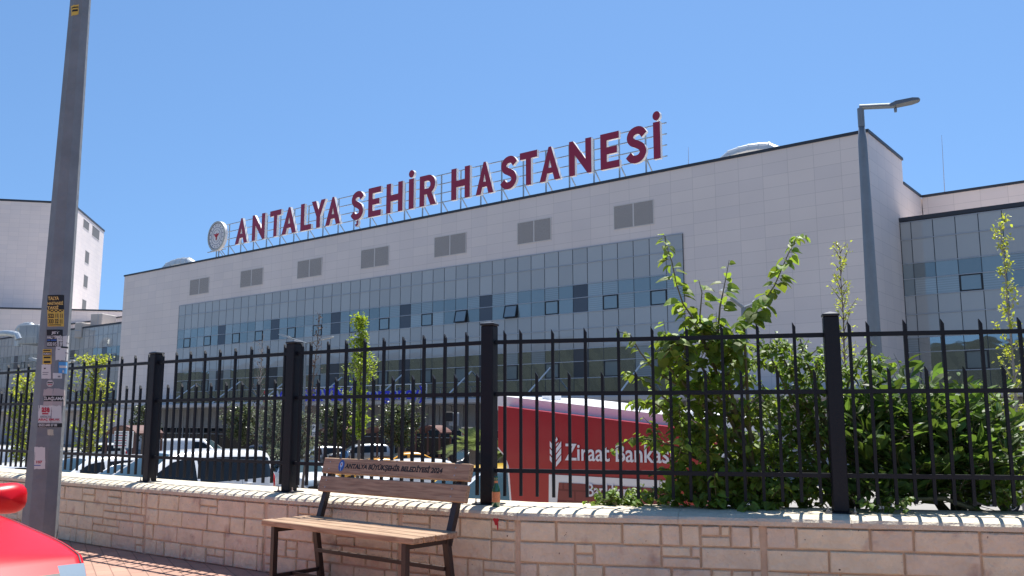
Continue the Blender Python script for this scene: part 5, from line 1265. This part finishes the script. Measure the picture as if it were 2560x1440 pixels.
big_shrub('leafy_shrub', 'dense smaller leaved shrub just left of the fourth fence post',
  [([(1960, 960), (1930, 900), (1935, 850), (1950, 845)], YB + .2, 16, .05, 'heart'), ([(2040, 960), (2010, 890), (2000, 845), (1990, 840)], YB + .2, 18, .05, 'heart'),
   ([(2120, 960), (2150, 900), (2180, 865), (2170, 840)], YB + .25, 16, .055, 'heart'), ([(2160, 960), (2190, 920), (2222, 890)], YB + .25, 18, .06, 'heart')],
  [(1960, 900, 80, 55, YB + .25, .25, 46, 8, .05, 'heart'), (2030, 960, 75, 60, YB + .25, .25, 40, 8, .048, 'heart'), (1960, 1060, 110, 80, YB + .3, .3, 85, 9, .05, 'heart'), (2030, 1150, 70, 100, YB + .2, .3, 70, 9, .05, 'heart'), (1930, 1180, 100, 80, YB + .25, .3, 70, 9, .05, 'heart'), (2130, 930, 75, 40, YB + .35, .25, 26, 8, .055, 'heart')],
  LG, (2.55, 6.9, .55))
big_shrub('broad_leaved_shrub', 'dense shrub with long glossy leaves behind the fence at the right',
  [([(2180, 1080), (2170, 1010), (2150, 960)], 6.9, 9, .17, 'long'), ([(2320, 1060), (2310, 990), (2290, 950)], 6.9, 9, .17, 'long')],
  [(2180, 1060, 75, 70, 6.9, .3, 26, 8, .165, 'long'), (2300, 1040, 90, 60, 7.0, .3, 30, 8, .165, 'long'), (2220, 1160, 115, 85, 6.8, .3, 60, 9, .16, 'long'), (2350, 1150, 110, 90, 6.8, .3, 60, 9, .16, 'long'), (2450, 1130, 100, 80, 6.9, .3, 46, 9, .16, 'long'), (2500, 1200, 80, 70, 6.7, .3, 36, 9, .15, 'long'), (2280, 1235, 190, 40, 6.7, .3, 60, 9, .13, 'long')],
  LL, (3.3, 6.75, .55))
big_shrub('heart_leaved_shrub', 'small leafy shoots at the wall edge beneath the right fence panel', [], [(2420, 1010, 60, 30, 7.1, .2, 16, 8, .06, 'heart'), (2520, 1235, 50, 40, 6.4, .2, 20, 8, .06, 'heart'), (2190, 1250, 60, 25, 6.4, .2, 14, 8, .05, 'heart')], LG, (3.6, 6.5, .55))
big_shrub('ground_weed', 'light green low weeds on the wall top in front of the kiosk', [], [(1510, 1255, 48, 16, 6.85, .12, 16, 9, .045, 'heart'), (1600, 1250, 60, 22, 6.85, .14, 24, 9, .048, 'heart')], LG, (.8, 6.9, .55), 'weed')

# ================================================================== SIGNS, SHELTERS, PEOPLE, BOLLARDS
M_awn = mat('awning_brown', (.11, .045, .038), .6, var=.1, vscale=1); M_post = mat('shelter_post', (.08, .035, .028), .5)
def shelter(x0, x1, pyt, pyb, Y, label):
    a = atY(x0, pyb, Y); b = atY(x1, pyb, Y); zt_ = atY(x0, pyt, Y).z; g = G(Y); w_ = b.x - a.x; e = empty('canteen_shelter', (a.x, Y, g), -.2, label, 'shelter', 'curved canteen shelters')
    mb = MB(); n = 12; D = 2.6; zb = a.z - g; h = zt_ - a.z
    for i in range(n):
        t0, t1 = i / n, (i + 1) / n; f = lambda t: zb + h * math.sin(math.pi * t) ** .8 if 0 < t < 1 else zb
        mb.add([(w_ * t0, 0, f(t0)), (w_ * t1, 0, f(t1)), (w_ * t1, D, f(t1)), (w_ * t0, D, f(t0)), (w_ * t0, 0, f(t0) + .06), (w_ * t1, 0, f(t1) + .06), (w_ * t1, D, f(t1) + .06), (w_ * t0, D, f(t0) + .06)], [(0, 3, 2, 1), (4, 5, 6, 7), (0, 1, 5, 4), (2, 3, 7, 6)])
    mb.build('roof', M_awn, e, local=True)
    for x in (.08, w_ - .08):
        for y in (.06, D - .06): mb = MB(); mb.box((x - .05, y - .05, 0), (x + .05, y + .05, zb + .01)); mb.build('post', M_post, e, local=True)
    mb = MB(); mb.box((.2, .9, .42), (w_ - .2, 1.3, .48)); mb.box((.2, 1.25, .48), (w_ - .2, 1.3, .95)); mb.box((.4, 1., 0), (.5, 1.2, .42)); mb.box((w_ - .5, 1., 0), (w_ - .4, 1.2, .42)); mb.build('bench_seat', M_post, e, local=True)
shelter(1036, 1104, 1066, 1084, 54, 'brown curved shelter with seated people right of the third round tree'); shelter(905, 985, 1066, 1084, 55, 'brown curved shelter behind the silver crossover'); shelter(796, 868, 1066, 1082, 56, 'brown curved shelter behind the silver hatchback'); shelter(262, 350, 1066, 1086, 50, 'red brown curved shelter behind the information board')
def board(name, x0, y0, x1, y1, Y, label, m, items, cat='sign', postpx=None):
    a = atY(x0, y1, Y); b = atY(x1, y0, Y); e = empty(name, (a.x, Y, G(Y)), 0, label, cat); w_, z0_, z1_ = b.x - a.x, a.z - G(Y), b.z - G(Y)
    mb = MB(); mb.cbox((0, -.03, z0_), (w_, .03, z1_), .008); mb.build('panel', m, e, local=True)
    mb = MB()
    for x in ((.06, w_ - .06) if w_ > .8 else (w_ / 2,)): mb.tube([(x, .06, 0), (x, .06, z1_ - .02)], .03, 8)
    mb.build('post', M_lamp, e, local=True)
    for it in items:
        u0, v0, u1, v1 = it[1:5]; m2 = it[5]; X0, X1 = w_ * u0, w_ * u1; Z0_, Z1_ = z1_ - (z1_ - z0_) * v1, z1_ - (z1_ - z0_) * v0
        mb = MB()
        if it[0] == 'q': mb.box((X0, -.036, Z0_), (X1, -.031, Z1_)); nm = 'print'
        else: vs, fs = text_mesh(it[6], 0, .03); vs = fit(vs, X1 - X0, Z1_ - Z0_); mb.add([Vector((X0 + v.x, -.038, Z0_ + v.y)) for v in vs], fs); nm = 'lettering'
        mb.build(nm, m2, e, local=True)
K, Wm, Rm = INK['k'], INK['w'], INK['r']
board('parking_sign', 780, 1062, 797, 1091, 38, 'small white parking sign with a P and a wheelchair mark, near the third fence post', M_white, [('t', .08, .06, .42, .42, K, 'P'), ('q', .5, .38, .78, .44, K), ('q', .56, .1, .66, .36, K), ('t', .06, .58, .94, .74, K, 'ENGELLİ'), ('t', .06, .78, .94, .94, K, 'OTOPARKI')])
board('canteen_sign', 1153, 1068, 1182, 1106, 55, 'pale canteen sign with dark red words KANTİN KAFETERYA', MATS['cream_paper'], [('t', .1, .3, .9, .5, Rm, 'KANTİN'), ('t', .42, .55, .58, .66, Rm, '&'), ('t', .04, .7, .96, .9, Rm, 'KAFETERYA'), ('q', .35, .08, .65, .22, Rm)])
board('information_board', 284, 1078, 322, 1120, 40, 'white information board with rows of small red print, behind the cars', M_white, [('q', .06, .08 + k * .15, .9, .13 + k * .15, Rm if k % 2 else INK['g']) for k in range(6)])
board('symbol_board', 323, 1078, 334, 1120, 40, 'narrow board with a column of small red round symbols next to the information board', M_white, [('q', .3, .08 + k * .19, .75, .17 + k * .19, Rm) for k in range(5)])
a = atY(1110, 1065, 57); b = atY(1146, 1028, 57); e = empty('wall_screen', a, 0, 'dark screen and grey box hanging under the canopy above the canteen', 'screen')
mb = MB(); mb.cbox((0, 0, .3), (.55, .15, .9), .03); mb.build('screen', M_blk, e, local=True); mb = MB(); mb.cbox((.3, .16, 0), (.95, .6, .85), .03); mb.build('box', MATS['plant_grey'], e, local=True)
for i, px in enumerate((1072, 1085, 1109, 1060)):
    Y = 42.; p = atY(px, 1140, Y); e = empty('bollard', (p.x, Y, G(Y)), 0, ('orange red bollard, second from the left near the white chair', 'orange red bollard, third from the left near the shelter', 'orange red bollard, rightmost beside the white chair', 'orange red bollard, leftmost of the row by the shelter')[i], 'bollard', 'orange red bollards')
    mb = MB(); mb.lathe([(.09, 0), (.09, .03), (.05, .05), (.05, .85), (.03, .9)], 10); mb.build('post', mat('bollard_orange', (.65, .10, .03), .5), e, local=True); mb = MB(); mb.lathe([(.053, .6), (.053, .7)], 10); mb.build('band', MATS['white_metal'], e, local=True)
# a white metal cafe chair
Y = 43.; p = atY(1095, 1140, Y); e = empty('cafe_chair', (p.x, Y, G(Y)), .4, 'white metal cafe chair among the bollards', 'chair'); mb = MB(); mb.cbox((-.22, -.22, .43), (.22, .22, .46), .01); mb.build('seat', M_white, e, local=True)
mb = MB(); mb.tube([(-.2, .2, .46), (-.2, .25, .85), (-.1, .27, .92), (.1, .27, .92), (.2, .25, .85), (.2, .2, .46)], .018, 6); mb.bar((-.19, .245, .7), (.19, .245, .7), .12, .015); mb.build('backrest', M_white, e, local=True)
for x in (-.19, .19):
    for y in (-.19, .19): mb = MB(); mb.tube([(x * 1.1, y * 1.1, 0), (x, y, .43)], .016, 6); mb.build('leg', M_white, e, local=True)
# people
SK = mat('skin', (.36, .20, .13), .6); HR = mat('dark_hair', (.015, .012, .01), .7)
def person(P, rz, label, shirt, pants, pose='stand', sc=1.):
    e = empty('person', P, rz, label, 'person')
    if pose == 'stand': J = {'pel': (0, 0, .95), 'che': (0, .0, 1.35), 'nec': (0, 0, 1.5), 'hea': (0, -.01, 1.62), 'sl': (-.19, 0, 1.42), 'el': (-.25, .02, 1.13), 'hl': (-.24, -.08, .88), 'sr': (.19, 0, 1.42), 'er': (.25, .02, 1.13), 'hr': (.24, -.08, .88), 'tl': (-.10, 0, .9), 'kl': (-.11, -.02, .5), 'al': (-.11, .02, .08), 'fl': (-.12, -.16, .04), 'tr': (.10, 0, .9), 'kr': (.12, .03, .5), 'ar': (.12, .1, .08), 'fr': (.13, -.08, .04)}
    else: J = {'pel': (0, 0, .52), 'che': (0, -.04, .92), 'nec': (0, -.07, 1.07), 'hea': (0, -.1, 1.19), 'sl': (-.19, -.04, .99), 'el': (-.24, -.12, .72), 'hl': (-.15, -.34, .68), 'sr': (.19, -.04, .99), 'er': (.24, -.12, .72), 'hr': (.15, -.34, .68), 'tl': (-.10, -.02, .5), 'kl': (-.12, -.43, .5), 'al': (-.12, -.42, .08), 'fl': (-.12, -.58, .04), 'tr': (.10, -.02, .5), 'kr': (.12, -.43, .5), 'ar': (.12, -.42, .08), 'fr': (.12, -.58, .04)}
    def limb(nm, chain, rr, m, par=e):
        mb = MB(); pts = []; rs = []
        for (a, b), (r0, r1) in zip(zip(chain[:-1], chain[1:]), zip(rr[:-1], rr[1:])):
            for t in (0, .33, .66): pts.append(Vector(J[a] if isinstance(a, str) else a).lerp(Vector(J[b] if isinstance(b, str) else b), t)); rs.append(r0 + (r1 - r0) * t)
        pts.append(Vector(J[chain[-1]])); rs.append(rr[-1]); return mb, pts, rs
    body = MB()
    for ch, rr in ((['pel', 'che', 'nec', 'hea'], [.15, .16, .06, .05]), (['che', 'sl', 'el', 'hl'], [.09, .062, .045, .03]), (['che', 'sr', 'er', 'hr'], [.09, .062, .045, .03]), (['pel', 'tl', 'kl', 'al', 'fl'], [.12, .09, .06, .042, .035]), (['pel', 'tr', 'kr', 'ar', 'fr'], [.12, .09, .06, .042, .035])):
        _, p, r_ = limb('x', ch, rr, SK); body.tube(p, r_, 10)
    h = Vector(J['hea']); body.lathe([(.02, -.13), (.06, -.11), (.075, -.05), (.085, .0), (.082, .06), (.05, .11), (.01, .12)], 14, h); body.add([h + Vector(v) for v in ((-.012, -.08, .0), (.012, -.08, .0), (0, -.08, .035), (0, -.105, -.005))], [(0, 1, 3), (1, 2, 3), (2, 0, 3)])
    for s in ('l', 'r'):
        H0 = Vector(J['h' + s])
        for k in range(5): body.tube([H0, H0 + Vector(((k - 2) * .014, -.02 if pose == 'sit' else 0, -.05)), H0 + Vector(((k - 2) * .017, -.035, -.08 + abs(k - 2) * .006))], [.011, .009, .006], 5)
    body.build('body', SK, e, smooth=True, local=True)
    hr_ = MB(); hr_.lathe([(.09, .0), (.092, .05), (.06, .115), (.01, .13)], 14, h + Vector((0, .012, .0))); hr_.build('hair', HR, e, smooth=True, local=True)
    sh = MB()
    for ch, rr in ((['pel', 'che', 'nec'], [.165, .18, .075]), (['che', 'sl', 'el'], [.11, .075, .06]), (['che', 'sr', 'er'], [.11, .075, .06])):
        _, p, r_ = limb('x', ch, rr, SK); sh.tube(p, r_, 12)
    sh.build('shirt', shirt, e, smooth=True, local=True); tr_ = MB()
    for ch in (['pel', 'tl', 'kl', 'al'], ['pel', 'tr', 'kr', 'ar']):
        _, p, r_ = limb('x', ch, [.15, .105, .075, .06], SK); tr_.tube(p, r_, 12)
    tr_.build('trousers', pants, e, smooth=True, local=True)
CB = mat('cloth_blue', (.10, .22, .42), .9); CW = mat('cloth_white', (.6, .6, .6), .9); CK = mat('cloth_black', (.02, .02, .025), .9); CR = mat('cloth_red', (.3, .04, .04), .9)
def pg(px, Y): p = atY(px, 1100, Y); return (p.x, Y, G(Y))
person(pg(862, 50), 2.6, 'man in a light blue shirt walking behind the silver crossover', CB, CK)
x, y, z = pg(1058, 55.2); person((x, y, z), .3, 'seated person in a white top with dark hair under the right shelter', CW, CK, 'sit')
x, y, z = pg(1074, 55.2); person((x, y, z), -.5, 'seated person in dark clothes beside the one in white', CK, CK, 'sit')
person(pg(1130, 50), .8, 'person in black standing left of the canteen sign', CK, CK)
person(pg(676, 56), 0, 'person in a red top standing in the shade by the entrance', CR, CK)
